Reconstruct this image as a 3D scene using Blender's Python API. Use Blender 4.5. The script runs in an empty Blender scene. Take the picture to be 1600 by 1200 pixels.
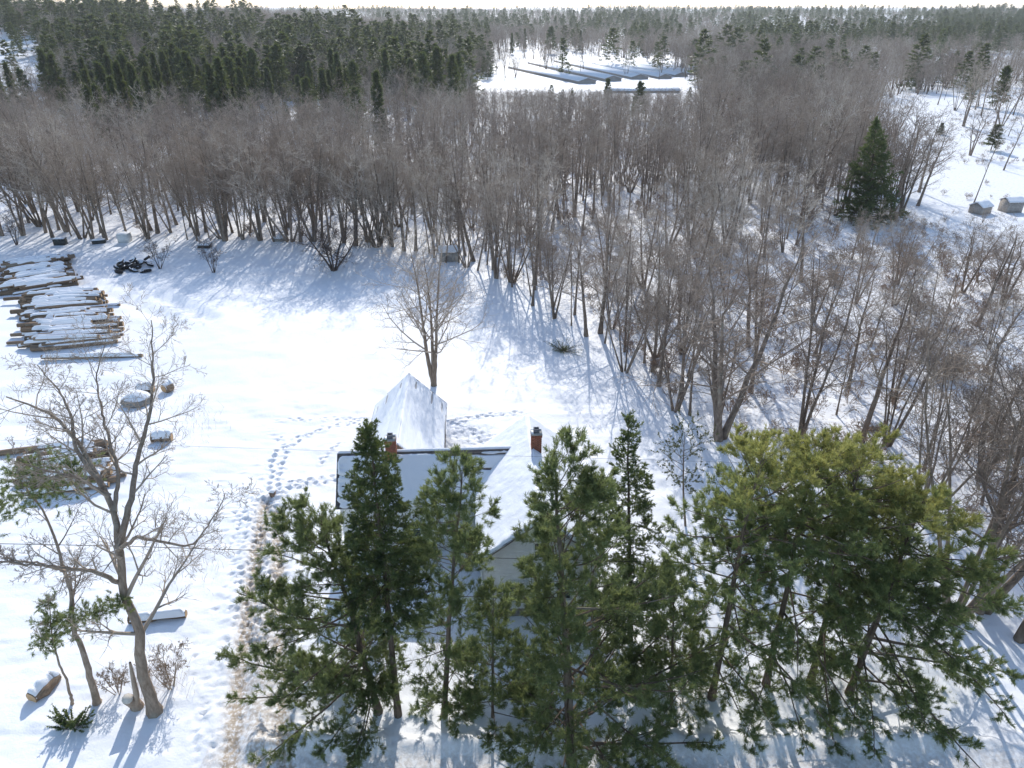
import bpy, math, random
import numpy as np

# ------------------------------------------------------------------ camera, sky, sun, exposure
scn = bpy.context.scene
PITCH = math.radians(28.0); FPX = 1111.0; CAMH = 30.0
SUN_EL = math.radians(33.0); SUN_AZ = math.radians(-1.0)      # azimuth from +Y, positive to the right

cam_d = bpy.data.cameras.new('camera'); cam = bpy.data.objects.new('camera', cam_d)
scn.collection.objects.link(cam); scn.camera = cam
cam.location = (0, 0, CAMH); cam.rotation_euler = (math.pi/2 - PITCH, 0, 0)
cam_d.sensor_width = 36.0; cam_d.lens = 36.0*FPX/1600.0
cam_d.clip_start = 0.5; cam_d.clip_end = 20000

world = bpy.data.worlds.new('World'); scn.world = world; world.use_nodes = True
wn = world.node_tree; wn.nodes.clear()
sky = wn.nodes.new('ShaderNodeTexSky'); sky.sky_type = 'NISHITA'; sky.sun_disc = False
sky.sun_elevation = SUN_EL; sky.sun_rotation = SUN_AZ
sky.altitude = 50; sky.air_density = 1.0; sky.dust_density = 0.5; sky.ozone_density = 1.0
bg = wn.nodes.new('ShaderNodeBackground'); bg.inputs['Strength'].default_value = 0.15
wo = wn.nodes.new('ShaderNodeOutputWorld')
wn.links.new(sky.outputs[0], bg.inputs[0]); wn.links.new(bg.outputs[0], wo.inputs[0])

sun_d = bpy.data.lights.new('sun', 'SUN'); sun = bpy.data.objects.new('sun', sun_d)
scn.collection.objects.link(sun)
sun_d.energy = 2.75; sun_d.angle = math.radians(0.45); sun_d.color = (1.0, 0.955, 0.885)
sun.rotation_euler = (math.pi/2 - SUN_EL, 0, math.pi - SUN_AZ)

vs = scn.view_settings
vs.view_transform = 'Standard'; vs.look = 'None'; vs.gamma = 1.0; vs.exposure = 0.60
vs.use_curve_mapping = False
scn.cycles.max_bounces = 8; scn.cycles.diffuse_bounces = 4; scn.cycles.transmission_bounces = 4
scn.cycles.sample_clamp_indirect = 6.0
scn.cycles.use_denoising = True

# ------------------------------------------------------------------ helpers
C = scn.collection
cP, sP = math.cos(PITCH), math.sin(PITCH)

def ray(px, py):
    a = (px-800.0)/FPX; u = (600.0-py)/FPX
    return np.array([a, cP + u*sP, -sP + u*cP])
def atY(px, py, Y):
    d = ray(px, py); t = Y/d[1]
    return np.array([0, 0, CAMH]) + d*t
def atZ(px, py, z):
    d = ray(px, py); t = (z-CAMH)/d[2]
    return np.array([0, 0, CAMH]) + d*t
def project(x, y, z):
    dep = y*cP + (CAMH-z)*sP; up = y*sP - (CAMH-z)*cP
    return 800 + FPX*x/dep, 600 - FPX*up/dep

def hill(x, y):
    x = np.asarray(x, float); y = np.asarray(y, float)
    h = 22*np.exp(-(((x+330)/210)**2 + ((y-620)/260)**2))
    h = h + 9*np.exp(-(((x-900)/700)**2 + ((y-1500)/500)**2)) + 8*np.exp(-(((x+900)/900)**2 + ((y-2000)/600)**2))
    far = np.clip((y-900)/2500, 0, 1)
    h = h + far*(6*np.sin(x/520+1.0) + 5*np.sin(x/230+y/700) + 6)
    h = h + np.clip((np.hypot(x, y)-90)/200, 0, 1)*1.2*np.sin(x/37.0)*np.sin(y/45.0)*(1-np.exp(-((x-55)/120)**2-((y-410)/140)**2))
    return h
def ground(px, py):
    z = 0.0
    for _ in range(6):
        p = atZ(px, py, z); z = float(hill(p[0], p[1]))
    return np.array([p[0], p[1], z])

def lattice(ix, iy, seed):
    h = (ix.astype(np.int64)*374761393 + iy.astype(np.int64)*668265263 + seed*1442695041) & 0x7fffffff
    h = ((h ^ (h >> 13))*1274126177) & 0x7fffffff
    return ((h ^ (h >> 16)) & 0xffff)/65535.0
def vnoise(x, y, seed=0):
    ix = np.floor(x); iy = np.floor(y); fx = x-ix; fy = y-iy
    fx = fx*fx*(3-2*fx); fy = fy*fy*(3-2*fy)
    a = lattice(ix, iy, seed); b = lattice(ix+1, iy, seed); c = lattice(ix, iy+1, seed); d = lattice(ix+1, iy+1, seed)
    return (a*(1-fx)+b*fx)*(1-fy) + (c*(1-fx)+d*fx)*fy - 0.5
def fbm(x, y, seed=0, octv=3):
    s = 0; a = 1.0
    for k in range(octv):
        s = s + a*vnoise(x*2**k + 17.3*k, y*2**k - 9.1*k, seed+k); a *= 0.5
    return s

def nrm(v):
    return v/np.maximum(np.linalg.norm(v, axis=-1, keepdims=True), 1e-9)

def mesh_np(name, verts, face_sets, smooth=False, attrs=None):
    """face_sets: list of (n,k) index arrays"""
    me = bpy.data.meshes.new(name)
    verts = np.asarray(verts, np.float32)
    me.vertices.add(len(verts)); me.vertices.foreach_set('co', verts.ravel())
    fs = [np.asarray(f, np.int32) for f in face_sets if len(f)]
    nl = sum(f.size for f in fs); nf = sum(len(f) for f in fs)
    me.loops.add(nl); me.loops.foreach_set('vertex_index', np.concatenate([f.ravel() for f in fs]))
    me.polygons.add(nf)
    sizes = np.concatenate([np.full(len(f), f.shape[1], np.int32) for f in fs])
    starts = np.concatenate([[0], np.cumsum(sizes)[:-1]]).astype(np.int32)
    me.polygons.foreach_set('loop_start', starts); me.polygons.foreach_set('loop_total', sizes)
    if smooth: me.polygons.foreach_set('use_smooth', np.ones(nf, bool))
    me.update(calc_edges=True)
    if attrs:
        for k, a in attrs.items():
            at = me.attributes.new(k, 'FLOAT', 'POINT'); at.data.foreach_set('value', np.asarray(a, np.float32))
    return me

class Geo:
    """collects vertices and faces of one mesh"""
    def __init__(self): self.v = []; self.f = {}; self.n = 0
    def add(self, verts, faces):
        verts = np.asarray(verts, float).reshape(-1, 3)
        for f in (faces if isinstance(faces, (list, tuple)) and len(faces) and isinstance(faces[0], np.ndarray) else [np.asarray(faces)]):
            self.f.setdefault(f.shape[1], []).append(f + self.n)
        self.v.append(verts); self.n += len(verts); return self
    def box(self, x0, x1, y0, y1, z0, z1):
        v = [(x0,y0,z0),(x1,y0,z0),(x1,y1,z0),(x0,y1,z0),(x0,y0,z1),(x1,y0,z1),(x1,y1,z1),(x0,y1,z1)]
        return self.add(v, [np.array([(0,3,2,1),(4,5,6,7),(0,1,5,4),(1,2,6,5),(2,3,7,6),(3,0,4,7)])])
    def poly(self, pts):
        return self.add(pts, [np.arange(len(pts))[None, :]])
    def prism(self, pts, off):
        """closed prism: polygon pts swept by vector off"""
        pts = np.asarray(pts, float); n = len(pts); off = np.asarray(off, float)
        self.add(np.vstack([pts, pts+off]), [np.arange(n)[::-1][None, :].copy(), (np.arange(n)+n)[None, :],
                 np.array([(i, (i+1) % n, (i+1) % n+n, i+n) for i in range(n)])])
        return self
    def tubes(self, P, R, sides=4, cap=False):
        P = np.asarray(P, float); R = np.asarray(R, float); N, m = P.shape[:2]
        T = np.empty_like(P); T[:, 1:-1] = P[:, 2:]-P[:, :-2] if m > 2 else 0
        T[:, 0] = P[:, 1]-P[:, 0]; T[:, -1] = P[:, -1]-P[:, -2]; T = nrm(T)
        D = nrm(P[:, -1]-P[:, 0]); ref = np.where(np.abs(D[:, 2:3]) > .8, np.array([[1., .13, 0]]), np.array([[.1, 0, 1.]]))
        A = nrm(np.cross(T, ref[:, None, :])); B = np.cross(T, A)
        ang = np.arange(sides)*2*math.pi/sides
        V = P[:, :, None, :] + R[:, :, None, None]*(A[:, :, None, :]*np.cos(ang)[None, None, :, None] + B[:, :, None, :]*np.sin(ang)[None, None, :, None])
        k = np.arange(sides); k2 = (k+1) % sides
        q = []
        for j in range(m-1):
            q.append(np.stack([j*sides+k, j*sides+k2, (j+1)*sides+k2, (j+1)*sides+k], -1))
        q = np.concatenate(q)
        F = (q[None] + (np.arange(N)*m*sides)[:, None, None]).reshape(-1, 4)
        fs = [F]
        if cap:
            e = np.stack([np.arange(sides)[::-1]+o*m*sides for o in range(N)] + [np.arange(sides)+(m-1)*sides+o*m*sides for o in range(N)])
            if sides == 4: fs = [np.vstack([F, e])]
            else: fs = [F, e]
        return self.add(V.reshape(-1, 3), fs)
    def mesh(self, name, smooth=False, attrs=None):
        return mesh_np(name, np.vstack(self.v), [np.vstack(x) for x in self.f.values()], smooth, attrs)

def obj(name, me, mat=None, parent=None, loc=None):
    o = bpy.data.objects.new(name, me); C.objects.link(o)
    if mat is not None and me is not None and not me.materials: me.materials.append(mat)
    if parent is not None: o.parent = parent
    if loc is not None: o.location = loc
    return o
def tag(o, label, cat, group=None):
    o['label'] = label; o['category'] = cat
    if group: o['group'] = group
    return o
def thing(name, label, cat, loc=(0, 0, 0), rz=0.0, group=None):
    o = bpy.data.objects.new(name, None); C.objects.link(o)
    o.empty_display_size = 0.3
    o.location = loc; o.rotation_euler = (0, 0, rz)
    return tag(o, label, cat, group)
def struct(o): o['kind'] = 'structure'; return o
def stuff(o): o['kind'] = 'stuff'; return o

# ------------------------------------------------------------------ materials
class NT:
    def __init__(self, name):
        self.m = bpy.data.materials.new(name); self.m.use_nodes = True
        self.t = self.m.node_tree; self.t.nodes.clear()
        self.out = self.t.nodes.new('ShaderNodeOutputMaterial')
    def n(self, typ, **kw):
        nd = self.t.nodes.new(typ)
        for k, v in kw.items():
            if k.startswith('i_'):
                key = k[2:]; key = int(key) if key.isdigit() else key.replace('_', ' ')
                nd.inputs[key].default_value = v
            else: setattr(nd, k, v)
        return nd
    def l(self, a, b): self.t.links.new(a, b)
    def noise(self, scale, detail=4, rough=.6, coord='Object', vec=None):
        nd = self.n('ShaderNodeTexNoise', i_Scale=scale, i_Detail=detail, i_Roughness=rough)
        if vec is None:
            tc = self.n('ShaderNodeTexCoord'); vec = tc.outputs[coord]
        self.l(vec, nd.inputs['Vector']); return nd
    def ramp(self, fac, stops):
        r = self.n('ShaderNodeValToRGB'); e = r.color_ramp.elements
        while len(e) < len(stops): e.new(0.5)
        for el, (p, c) in zip(e, stops): el.position = p; el.color = (*c, 1)
        self.l(fac, r.inputs[0]); return r
    def mix(self, fac, a, b):
        m = self.n('ShaderNodeMix', data_type='RGBA')
        for sock, v in ((m.inputs[0], fac), (m.inputs[6], a), (m.inputs[7], b)):
            if isinstance(v, (int, float)): sock.default_value = v
            elif isinstance(v, tuple): sock.default_value = (*v, 1)
            else: self.l(v, sock)
        return m.outputs[2]
    def bsdf(self, col, rough=.8, spec=.2, bump=None, bstr=.3, bdist=.05):
        p = self.n('ShaderNodeBsdfPrincipled')
        p.inputs['Roughness'].default_value = rough; p.inputs['Specular IOR Level'].default_value = spec
        if isinstance(col, tuple): p.inputs['Base Color'].default_value = (*col, 1)
        else: self.l(col, p.inputs['Base Color'])
        if bump is not None:
            b = self.n('ShaderNodeBump'); b.inputs['Strength'].default_value = bstr; b.inputs['Distance'].default_value = bdist
            self.l(bump, b.inputs['Height']); self.l(b.outputs[0], p.inputs['Normal'])
        return p
    def done(self, sh): self.l(sh.outputs[0], self.out.inputs[0]); return self.m

def m_plain(name, col, rough=.8, var=.25, scale=6, spec=.2, bump=.2):
    t = NT(name); nz = t.noise(scale, 5)
    a = tuple(c*(1-var) for c in col); b = tuple(min(1, c*(1+var)) for c in col)
    r = t.ramp(nz.outputs[0], [(.3, a), (.7, b)])
    return t.done(t.bsdf(r.outputs[0], rough, spec, nz.outputs[0], bump, .03))

def m_snow(name, dirt=False):
    t = NT(name)
    n1 = t.noise(1.3, 6, .62); n2 = t.noise(9, 4, .6)
    add = t.n('ShaderNodeMath', operation='MULTIPLY_ADD', i_1=.35); t.l(n2.outputs[0], add.inputs[0]); t.l(n1.outputs[0], add.inputs[2])
    col = (.87, .88, .90)
    if dirt:
        at = t.n('ShaderNodeAttribute', attribute_name='dirt')
        nd = t.noise(5, 6, .7); nd2 = t.noise(1.1, 4, .6)
        m1 = t.n('ShaderNodeMath', operation='MULTIPLY'); t.l(at.outputs['Fac'], m1.inputs[0])
        rr = t.n('ShaderNodeMapRange', i_1=.34, i_2=.56); t.l(nd.outputs[0], rr.inputs[0]); t.l(rr.outputs[0], m1.inputs[1])
        m2 = t.n('ShaderNodeMath', operation='MULTIPLY'); rr2 = t.n('ShaderNodeMapRange', i_1=.22, i_2=.45); t.l(nd2.outputs[0], rr2.inputs[0])
        t.l(m1.outputs[0], m2.inputs[0]); t.l(rr2.outputs[0], m2.inputs[1])
        dcol = t.ramp(nd.outputs[0], [(.35, (.58, .50, .41)), (.7, (.34, .26, .18))])
        lit = t.n('ShaderNodeAttribute', attribute_name='litter')
        nl = t.noise(2.2, 8, .75); rl = t.n('ShaderNodeMapRange', i_1=.52, i_2=.66); t.l(nl.outputs[0], rl.inputs[0])
        ml = t.n('ShaderNodeMath', operation='MULTIPLY'); t.l(rl.outputs[0], ml.inputs[0]); t.l(lit.outputs['Fac'], ml.inputs[1])
        col = t.mix(m2.outputs[0], (.87, .88, .90), dcol.outputs[0])
        col = t.mix(ml.outputs[0], col, (.20, .15, .11))
    b = t.bsdf(col, .62, .25, add.outputs[0], .45, .10)
    return t.done(b)

def m_bark(name, ca, cb, scale=7, stretch=.25, rnd=.25):
    t = NT(name); tc = t.n('ShaderNodeTexCoord'); mp = t.n('ShaderNodeMapping'); mp.inputs['Scale'].default_value = (1, 1, stretch)
    t.l(tc.outputs['Object'], mp.inputs[0])
    nz = t.noise(scale, 6, .7, vec=mp.outputs[0]); nz2 = t.noise(.9, 3, .5)
    r = t.ramp(nz.outputs[0], [(.32, ca), (.68, cb)])
    oi = t.n('ShaderNodeObjectInfo')
    hv = t.n('ShaderNodeHueSaturation'); t.l(r.outputs[0], hv.inputs['Color'])
    mr = t.n('ShaderNodeMapRange', i_3=1-rnd, i_4=1+rnd); t.l(oi.outputs['Random'], mr.inputs[0]); t.l(mr.outputs[0], hv.inputs['Value'])
    lich = t.n('ShaderNodeMapRange', i_1=.55, i_2=.7); t.l(nz2.outputs[0], lich.inputs[0])
    lm = t.n('ShaderNodeMath', operation='MULTIPLY', i_1=.45); t.l(lich.outputs[0], lm.inputs[0])
    c = t.mix(lm.outputs[0], hv.outputs[0], (.30, .31, .26))
    return t.done(t.bsdf(c, .9, .1, nz.outputs[0], .6, .03))

def m_twig(name, cols):
    t = NT(name); oi = t.n('ShaderNodeObjectInfo')
    r = t.ramp(oi.outputs['Random'], [(i/(len(cols)-1), c) for i, c in enumerate(cols)])
    nz = t.noise(1.5, 2); c = t.n('ShaderNodeHueSaturation'); t.l(r.outputs[0], c.inputs['Color'])
    mr = t.n('ShaderNodeMapRange', i_3=.7, i_4=1.3); t.l(nz.outputs[0], mr.inputs[0]); t.l(mr.outputs[0], c.inputs['Value'])
    return t.done(t.bsdf(c.outputs[0], .8, .15))

def m_needle(name, ca, cb, trans=.45, tint=(.30, .34, .05), cm=None):
    t = NT(name); at = t.n('ShaderNodeAttribute', attribute_name='tone')
    r = t.ramp(at.outputs['Fac'], [(0, ca), (1, cb)] if cm is None else [(0, ca), (.5, cm), (1, cb)])
    oi = t.n('ShaderNodeObjectInfo'); hv = t.n('ShaderNodeHueSaturation'); t.l(r.outputs[0], hv.inputs['Color'])
    mr = t.n('ShaderNodeMapRange', i_3=.8, i_4=1.2); t.l(oi.outputs['Random'], mr.inputs[0]); t.l(mr.outputs[0], hv.inputs['Value'])
    p = t.bsdf(hv.outputs[0], .55, .35)
    tr = t.n('ShaderNodeBsdfTranslucent')
    c2 = t.mix(.5, hv.outputs[0], tint); t.l(c2, tr.inputs[0])
    mx = t.n('ShaderNodeMixShader'); mx.inputs[0].default_value = trans
    t.l(p.outputs[0], mx.inputs[1]); t.l(tr.outputs[0], mx.inputs[2])
    return t.done(mx)

M = dict(
    ground=m_snow('snow_ground', True), snow=m_snow('snow'),
    bark=m_bark('bark_grey_brown', (.105, .080, .062), (.30, .24, .19)),
    bark_pine=m_bark('bark_pine', (.075, .055, .042), (.19, .145, .11)),
    bark_log=m_bark('bark_log', (.11, .075, .05), (.29, .21, .145), 6, 1, .35),
    bark_tan=m_bark('bark_tan', (.20, .15, .11), (.40, .32, .25)),
    twig=m_twig('twigs', [(.22, .17, .135), (.47, .395, .325), (.29, .22, .17), (.54, .475, .40), (.36, .285, .22), (.20, .16, .13)]),
    twig_dark=m_twig('dark_twigs', [(.085, .065, .055), (.13, .10, .09)]),
    brush=m_twig('brush_twigs', [(.34, .255, .185), (.30, .205, .15), (.38, .31, .23)]),
    weed=m_twig('dry_weeds', [(.34, .25, .16), (.25, .16, .10)]),
    pine=m_needle('pine_needles', (.075, .128, .066), (.25, .285, .12), .55, (.36, .40, .13)),
    pine_y=m_needle('yellow_topped_pine_needles', (.072, .125, .064), (.36, .32, .10), .55, (.36, .39, .12), (.18, .225, .09)),
    spruce=m_needle('spruce_needles', (.042, .078, .042), (.12, .155, .062), .4),
    far_con=m_needle('conifer_needles', (.034, .060, .034), (.085, .105, .050), .3),
    leaf=m_needle('dark_leaves', (.03, .04, .025), (.07, .075, .05), .3),
    cut=m_plain('cut_wood', (.55, .36, .20), .8, .25, 9),
    cut_pale=m_plain('pale_cut_wood', (.66, .60, .52), .8, .15, 9),
    white=m_plain('white_paint', (.74, .76, .76), .6, .06, 3),
    trim=m_plain('white_trim', (.80, .81, .80), .55, .05, 4),
    shingle=m_plain('asphalt_shingles', (.10, .095, .095), .9, .4, 5),
    metalroof=m_plain('grey_roofing', (.36, .36, .37), .6, .15, 3),
    board=m_plain('weathered_boards', (.24, .17, .125), .85, .35, 5),
    brick=m_plain('red_brick', (.33, .125, .075), .85, .35, 7),
    mortar=m_plain('mortar', (.45, .42, .38), .9, .1, 12),
    flue=m_plain('flue_grey', (.20, .20, .21), .7, .2, 8),
    dark=m_plain('black_rubber', (.022, .023, .026), .65, .3, 8),
    iron=m_plain('dark_painted_metal', (.04, .045, .045), .5, .3, 5),
    stone=m_plain('field_stone', (.24, .23, .21), .9, .3, 4),
    pale=m_plain('pale_sheet', (.62, .63, .62), .6, .1, 3),
    wire=m_plain('black_cable', (.02, .02, .02), .6, .1, 3),
    silver=m_plain('silvered_boards', (.36, .33, .30), .85, .25, 4),
)
t_ = NT('window_glass'); M['glass'] = t_.done(t_.bsdf((.035, .045, .05), .08, .5))

# ------------------------------------------------------------------ ground: one snow sheet to the horizon
rngG = np.random.default_rng(5)
def axis(segs):
    out = [np.array([segs[0][0]])]
    for a, b, s in segs: n = max(1, int(round((b-a)/s))); out.append(np.linspace(a, b, n+1)[1:])
    return np.concatenate(out)
def grow(start, step, fac, end):
    o = []; p = start; s = step
    while p < end: p += s; o.append(p); s *= fac
    return np.array(o)
xs = axis([(-30, -18.5, .34), (-18.5, -7, .115), (-7, 1.5, .17), (1.5, 24, .5)])
xs = np.concatenate([-grow(30, .45, 1.09, 6000)[::-1], xs, grow(24, .5, 1.09, 6000)])
ys = axis([(19, 51.5, .115), (51.5, 56, .25), (56, 92, .55)])
ys = np.concatenate([19-grow(0, .2, 1.12, 900)[::-1], ys, grow(92, .45, 1.07, 9000)])
GX, GY = np.meshgrid(xs, ys)
amp = np.exp(-np.maximum(np.hypot(GX, GY-40)-90, 0)/120)
GZ = hill(GX, GY) + amp*(.30*fbm(GX/11, GY/11, 3, 2) + .15*fbm(GX/3.4, GY/1.7, 9, 3) + .05*fbm(GX/.9, GY/.6, 15, 2))
DIRT = np.zeros_like(GX); ROUGHN = np.zeros_like(GX)
def dent(x, y, rx, ry, depth, ang=0.0, rim=.3):
    i0, i1 = np.searchsorted(xs, [x-3*rx-.3, x+3*rx+.3]); j0, j1 = np.searchsorted(ys, [y-3*ry-.3, y+3*ry+.3])
    if i1 <= i0 or j1 <= j0: return
    dx = GX[j0:j1, i0:i1]-x; dy = GY[j0:j1, i0:i1]-y; c, s = math.cos(ang), math.sin(ang)
    u = (dx*c+dy*s)/rx; v = (-dx*s+dy*c)/ry; q = u*u+v*v
    GZ[j0:j1, i0:i1] += -depth*np.exp(-q) + rim*depth*np.exp(-(np.sqrt(q)-1.7)**2*2.5)
def path3(pix):
    return np.array([ground(*p)[:2] for p in pix])
def along(P, step):
    d = np.concatenate([[0], np.cumsum(np.linalg.norm(np.diff(P, axis=0), axis=1))])
    s = np.arange(0, d[-1], step); q = np.stack([np.interp(s, d, P[:, k]) for k in (0, 1)], 1)
    t = np.gradient(q, axis=0) if len(q) > 1 else np.ones_like(q); return q, nrm(t)
def trail(pix, n=1, wid=.13, step=.36, depth=.15):
    for _ in range(n):
        q, t = along(path3(pix), step)
        for k, (p, tt) in enumerate(zip(q, t)):
            side = (1 if k % 2 else -1)*wid + rngG.normal(0, .05+.25*(n > 1)*wid)
            nx = np.array([-tt[1], tt[0]]); pp = p + nx*side + rngG.normal(0, .05, 2)
            dent(pp[0]+rngG.normal(0, .06), pp[1]+rngG.normal(0, .06), rngG.uniform(.13, .20), rngG.uniform(.08, .12), depth*rngG.uniform(.4, 1.3), math.atan2(tt[1], tt[0])+rngG.normal(0, .3))
trail([(440, 690), (425, 668), (424, 660), (450, 655), (500, 653), (585, 651)])
trail([(440, 700), (470, 681), (510, 666), (560, 657), (588, 655)], 2, .22)
trail([(425, 770), (432, 735), (441, 700)], 4, .35)
trail([(425, 780), (445, 762), (480, 752), (535, 748)], 4, .30)
trail([(500, 720), (520, 700), (536, 690)], 1)
trail([(706, 656), (745, 651), (790, 648), (826, 645)], 2, .14)
trail([(706, 658), (735, 668), (768, 690)], 2, .25)
trail([(706, 670), (740, 690), (775, 700)], 1, .3)
for _ in range(760):
    py = rngG.uniform(770, 1010); f = (py-770)/240
    px = rngG.normal(412-12*f, 26-6*f)
    p = ground(px, py); dent(p[0], p[1], rngG.uniform(.12, .2), rngG.uniform(.08, .12), rngG.uniform(.05, .13), rngG.uniform(0, 3))
for _ in range(420):
    py = rngG.uniform(1000, 1200); px = rngG.uniform(300, 480)
    p = ground(px, py); dent(p[0], p[1], rngG.uniform(.1, .2), rngG.uniform(.07, .12), rngG.uniform(.02, .07), rngG.uniform(0, 3))
for _ in range(260):
    px, py = rngG.uniform(0, 620), rngG.uniform(470, 1190)
    p = ground(px, py); dent(p[0], p[1], rngG.uniform(.12, .4), rngG.uniform(.08, .2), rngG.uniform(-.12, .09), rngG.uniform(-.4, .4), .1)
# wheel tracks of the driveway and of the track past the wood piles
def rut(pix, w, depth, dirt, jit=.05):
    P = path3(pix); q, t = along(P, .1)
    x0, x1 = q[:, 0].min()-2, q[:, 0].max()+2; y0, y1 = q[:, 1].min()-1, q[:, 1].max()+1
    i0, i1 = np.searchsorted(xs, [x0, x1]); j0, j1 = np.searchsorted(ys, [y0, y1])
    sx = GX[j0:j1, i0:i1]; sy = GY[j0:j1, i0:i1]
    best = np.full(sx.shape, 1e9)
    for a in range(0, len(q), 3):
        best = np.minimum(best, (sx-q[a, 0])**2 + (sy-q[a, 1])**2)
    d = np.sqrt(best) + jit*fbm(sx*2, sy*2, 31, 2)*2
    GZ[j0:j1, i0:i1] += -depth*np.exp(-(d/w)**2) + .35*depth*np.exp(-((d-2*w)/w)**2)
    DIRT[j0:j1, i0:i1] = np.maximum(DIRT[j0:j1, i0:i1], dirt*np.exp(-(d/(w*1.15))**2))
rut([(352, 1230), (366, 1130), (380, 1020), (392, 920), (404, 850), (416, 785)], .42, .17, 1.5)
rut([(448, 1230), (440, 1130), (436, 1020), (434, 920), (434, 850), (434, 800)], .42, .15, 1.3)
rut([(398, 1230), (404, 1130), (410, 1020), (414, 950)], 1.1, .03, .8)
rut([(300, 1150), (340, 1060), (352, 1000)], .16, .10, .0)
rut([(60, 405), (100, 425), (150, 447), (200, 470), (270, 500)], .8, .42, .0, .15)
rut([(60, 395), (130, 415), (190, 440), (260, 470), (330, 500)], .8, .42, .0, .15)
# dirty churned edge along the road at the bottom
road = np.clip((21.6-GY)/1.2, 0, 1)*(np.abs(GX) < 60)*(GY > 10)
DIRT = np.maximum(DIRT, .45*road*(GX > -14))
bank = np.exp(-((GY-21.3)/.55)**2)*(GX > -12.2)*(GX < 30)
GZ += bank*(.28 + .35*fbm(GX/.9, GY/.9, 77, 3))
u_, v_ = project(GX, np.maximum(GY, 5), 0)
edge = np.interp(u_, [-400, 60, 440, 640, 700, 780, 870, 960, 1050, 1130, 1250, 1450, 1700], [360, 366, 372, 386, 408, 434, 492, 552, 618, 682, 720, 760, 840])
LIT = np.clip((edge - v_)/25, 0, 1)*(GY > 24)
clearing = np.clip((u_-1390)/60, 0, 1)*np.clip((v_-180)/20, 0, 1)*np.clip((375-v_)/20, 0, 1)
LIT = LIT*(1-.55*clearing)
nx_, ny_ = len(xs), len(ys)
idx = np.arange(nx_*ny_).reshape(ny_, nx_)
quads = np.stack([idx[:-1, :-1], idx[:-1, 1:], idx[1:, 1:], idx[1:, :-1]], -1).reshape(-1, 4)
gm = mesh_np('snow_ground', np.stack([GX, GY, GZ], -1).reshape(-1, 3), [quads], True, {'dirt': DIRT.ravel(), 'litter': LIT.ravel()})
struct(obj('snow_ground', gm, M['ground']))
def gz(x, y):
    i = min(max(np.searchsorted(xs, x), 0), nx_-1); j = min(max(np.searchsorted(ys, y), 0), ny_-1)
    return float(GZ[j, i])
def gp(px, py):
    p = ground(px, py); p[2] = gz(p[0], p[1]); return p

# ------------------------------------------------------------------ farmhouse
def slope_frame(p_ridge0, p_ridge1, p_eave0):
    o = np.asarray(p_ridge0, float); u = np.asarray(p_ridge1, float)-o; v = np.asarray(p_eave0, float)-o
    lu, lv = np.linalg.norm(u), np.linalg.norm(v); u /= lu; v /= lv; n = np.cross(u, v)
    if n[2] < 0: n = -n
    return o, u, v, n, lu, lv
def roof_slope(parent, r0, r1, e0, mat, thick=.10, course=.15):
    """lapped courses of roofing from ridge line r0-r1 down to the eave"""
    o, u, v, n, lu, lv = slope_frame(r0, r1, e0); g = Geo()
    nc = int(lv/course)+1; cs = lv/nc
    for k in range(nc):
        a, b = k*cs, (k+1)*cs
        q = [o+v*a+n*.0, o+v*b+n*.018, o+v*b-n*thick, o+v*a-n*thick]
        g.prism(q, u*lu)
    return obj('roof_slope', g.mesh('roof_slope'), mat, parent)
def snow_slope(parent, r0, r1, e0, thick, seed, top_gap=0., end_gap=(0., 0.), eave_gap=.0, var=.6, res=.09, wear=None):
    o, u, v, n, lu, lv = slope_frame(r0, r1, e0)
    nu, nv = int(lu/res), int(lv/res)
    S, T = np.meshgrid(np.linspace(0, lu, nu+1), np.linspace(0, lv, nv+1), indexing='ij')
    nz1 = fbm(S/1.6, T/1.6, seed, 3); nz2 = fbm(S/.35, T/.35, seed+5, 2)
    h = thick*(1+var*nz1+.25*nz2)
    def fall(d, w=.10): return np.clip(d/w, -1.2, 1)
    wob = .05*fbm(S/.3, T/.3, seed+9, 2)*2
    if top_gap > 0: h = np.minimum(h, (thick+.05)*fall(T-top_gap+wob) )
    h = np.minimum(h, (thick+.05)*fall(S-end_gap[0]+wob)) if end_gap[0] > 0 else h
    h = np.minimum(h, (thick+.05)*fall(lu-S-end_gap[1]+wob)) if end_gap[1] > 0 else h
    h = np.minimum(h, (thick+.05)*fall(lv-T-eave_gap+wob)) if eave_gap > 0 else h
    if wear is not None: h = h - wear(S, T, lu, lv)
    h = np.maximum(h, -.05)
    top = o+S[..., None]*u+T[..., None]*v+(h+.02)[..., None]*n
    g = Geo(); I = np.arange((nu+1)*(nv+1)).reshape(nu+1, nv+1)
    q = np.stack([I[:-1, :-1], I[1:, :-1], I[1:, 1:], I[:-1, 1:]], -1).reshape(-1, 4)
    bot = o+S[..., None]*u+T[..., None]*v-.03*n
    N = top.reshape(-1, 3).shape[0]; rim = []
    for a, b in list(zip(I[0, :-1], I[0, 1:]))+list(zip(I[-1, 1:], I[-1, :-1]))+list(zip(I[1:, 0], I[:-1, 0]))+list(zip(I[:-1, -1], I[1:, -1])):
        rim.append((a, b, b+N, a+N))
    g.add(np.vstack([top.reshape(-1, 3), bot.reshape(-1, 3)]), [np.vstack([q, np.array(rim)])])
    return obj('snow', g.mesh('roof_snow', True), M['snow'], parent)
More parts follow.
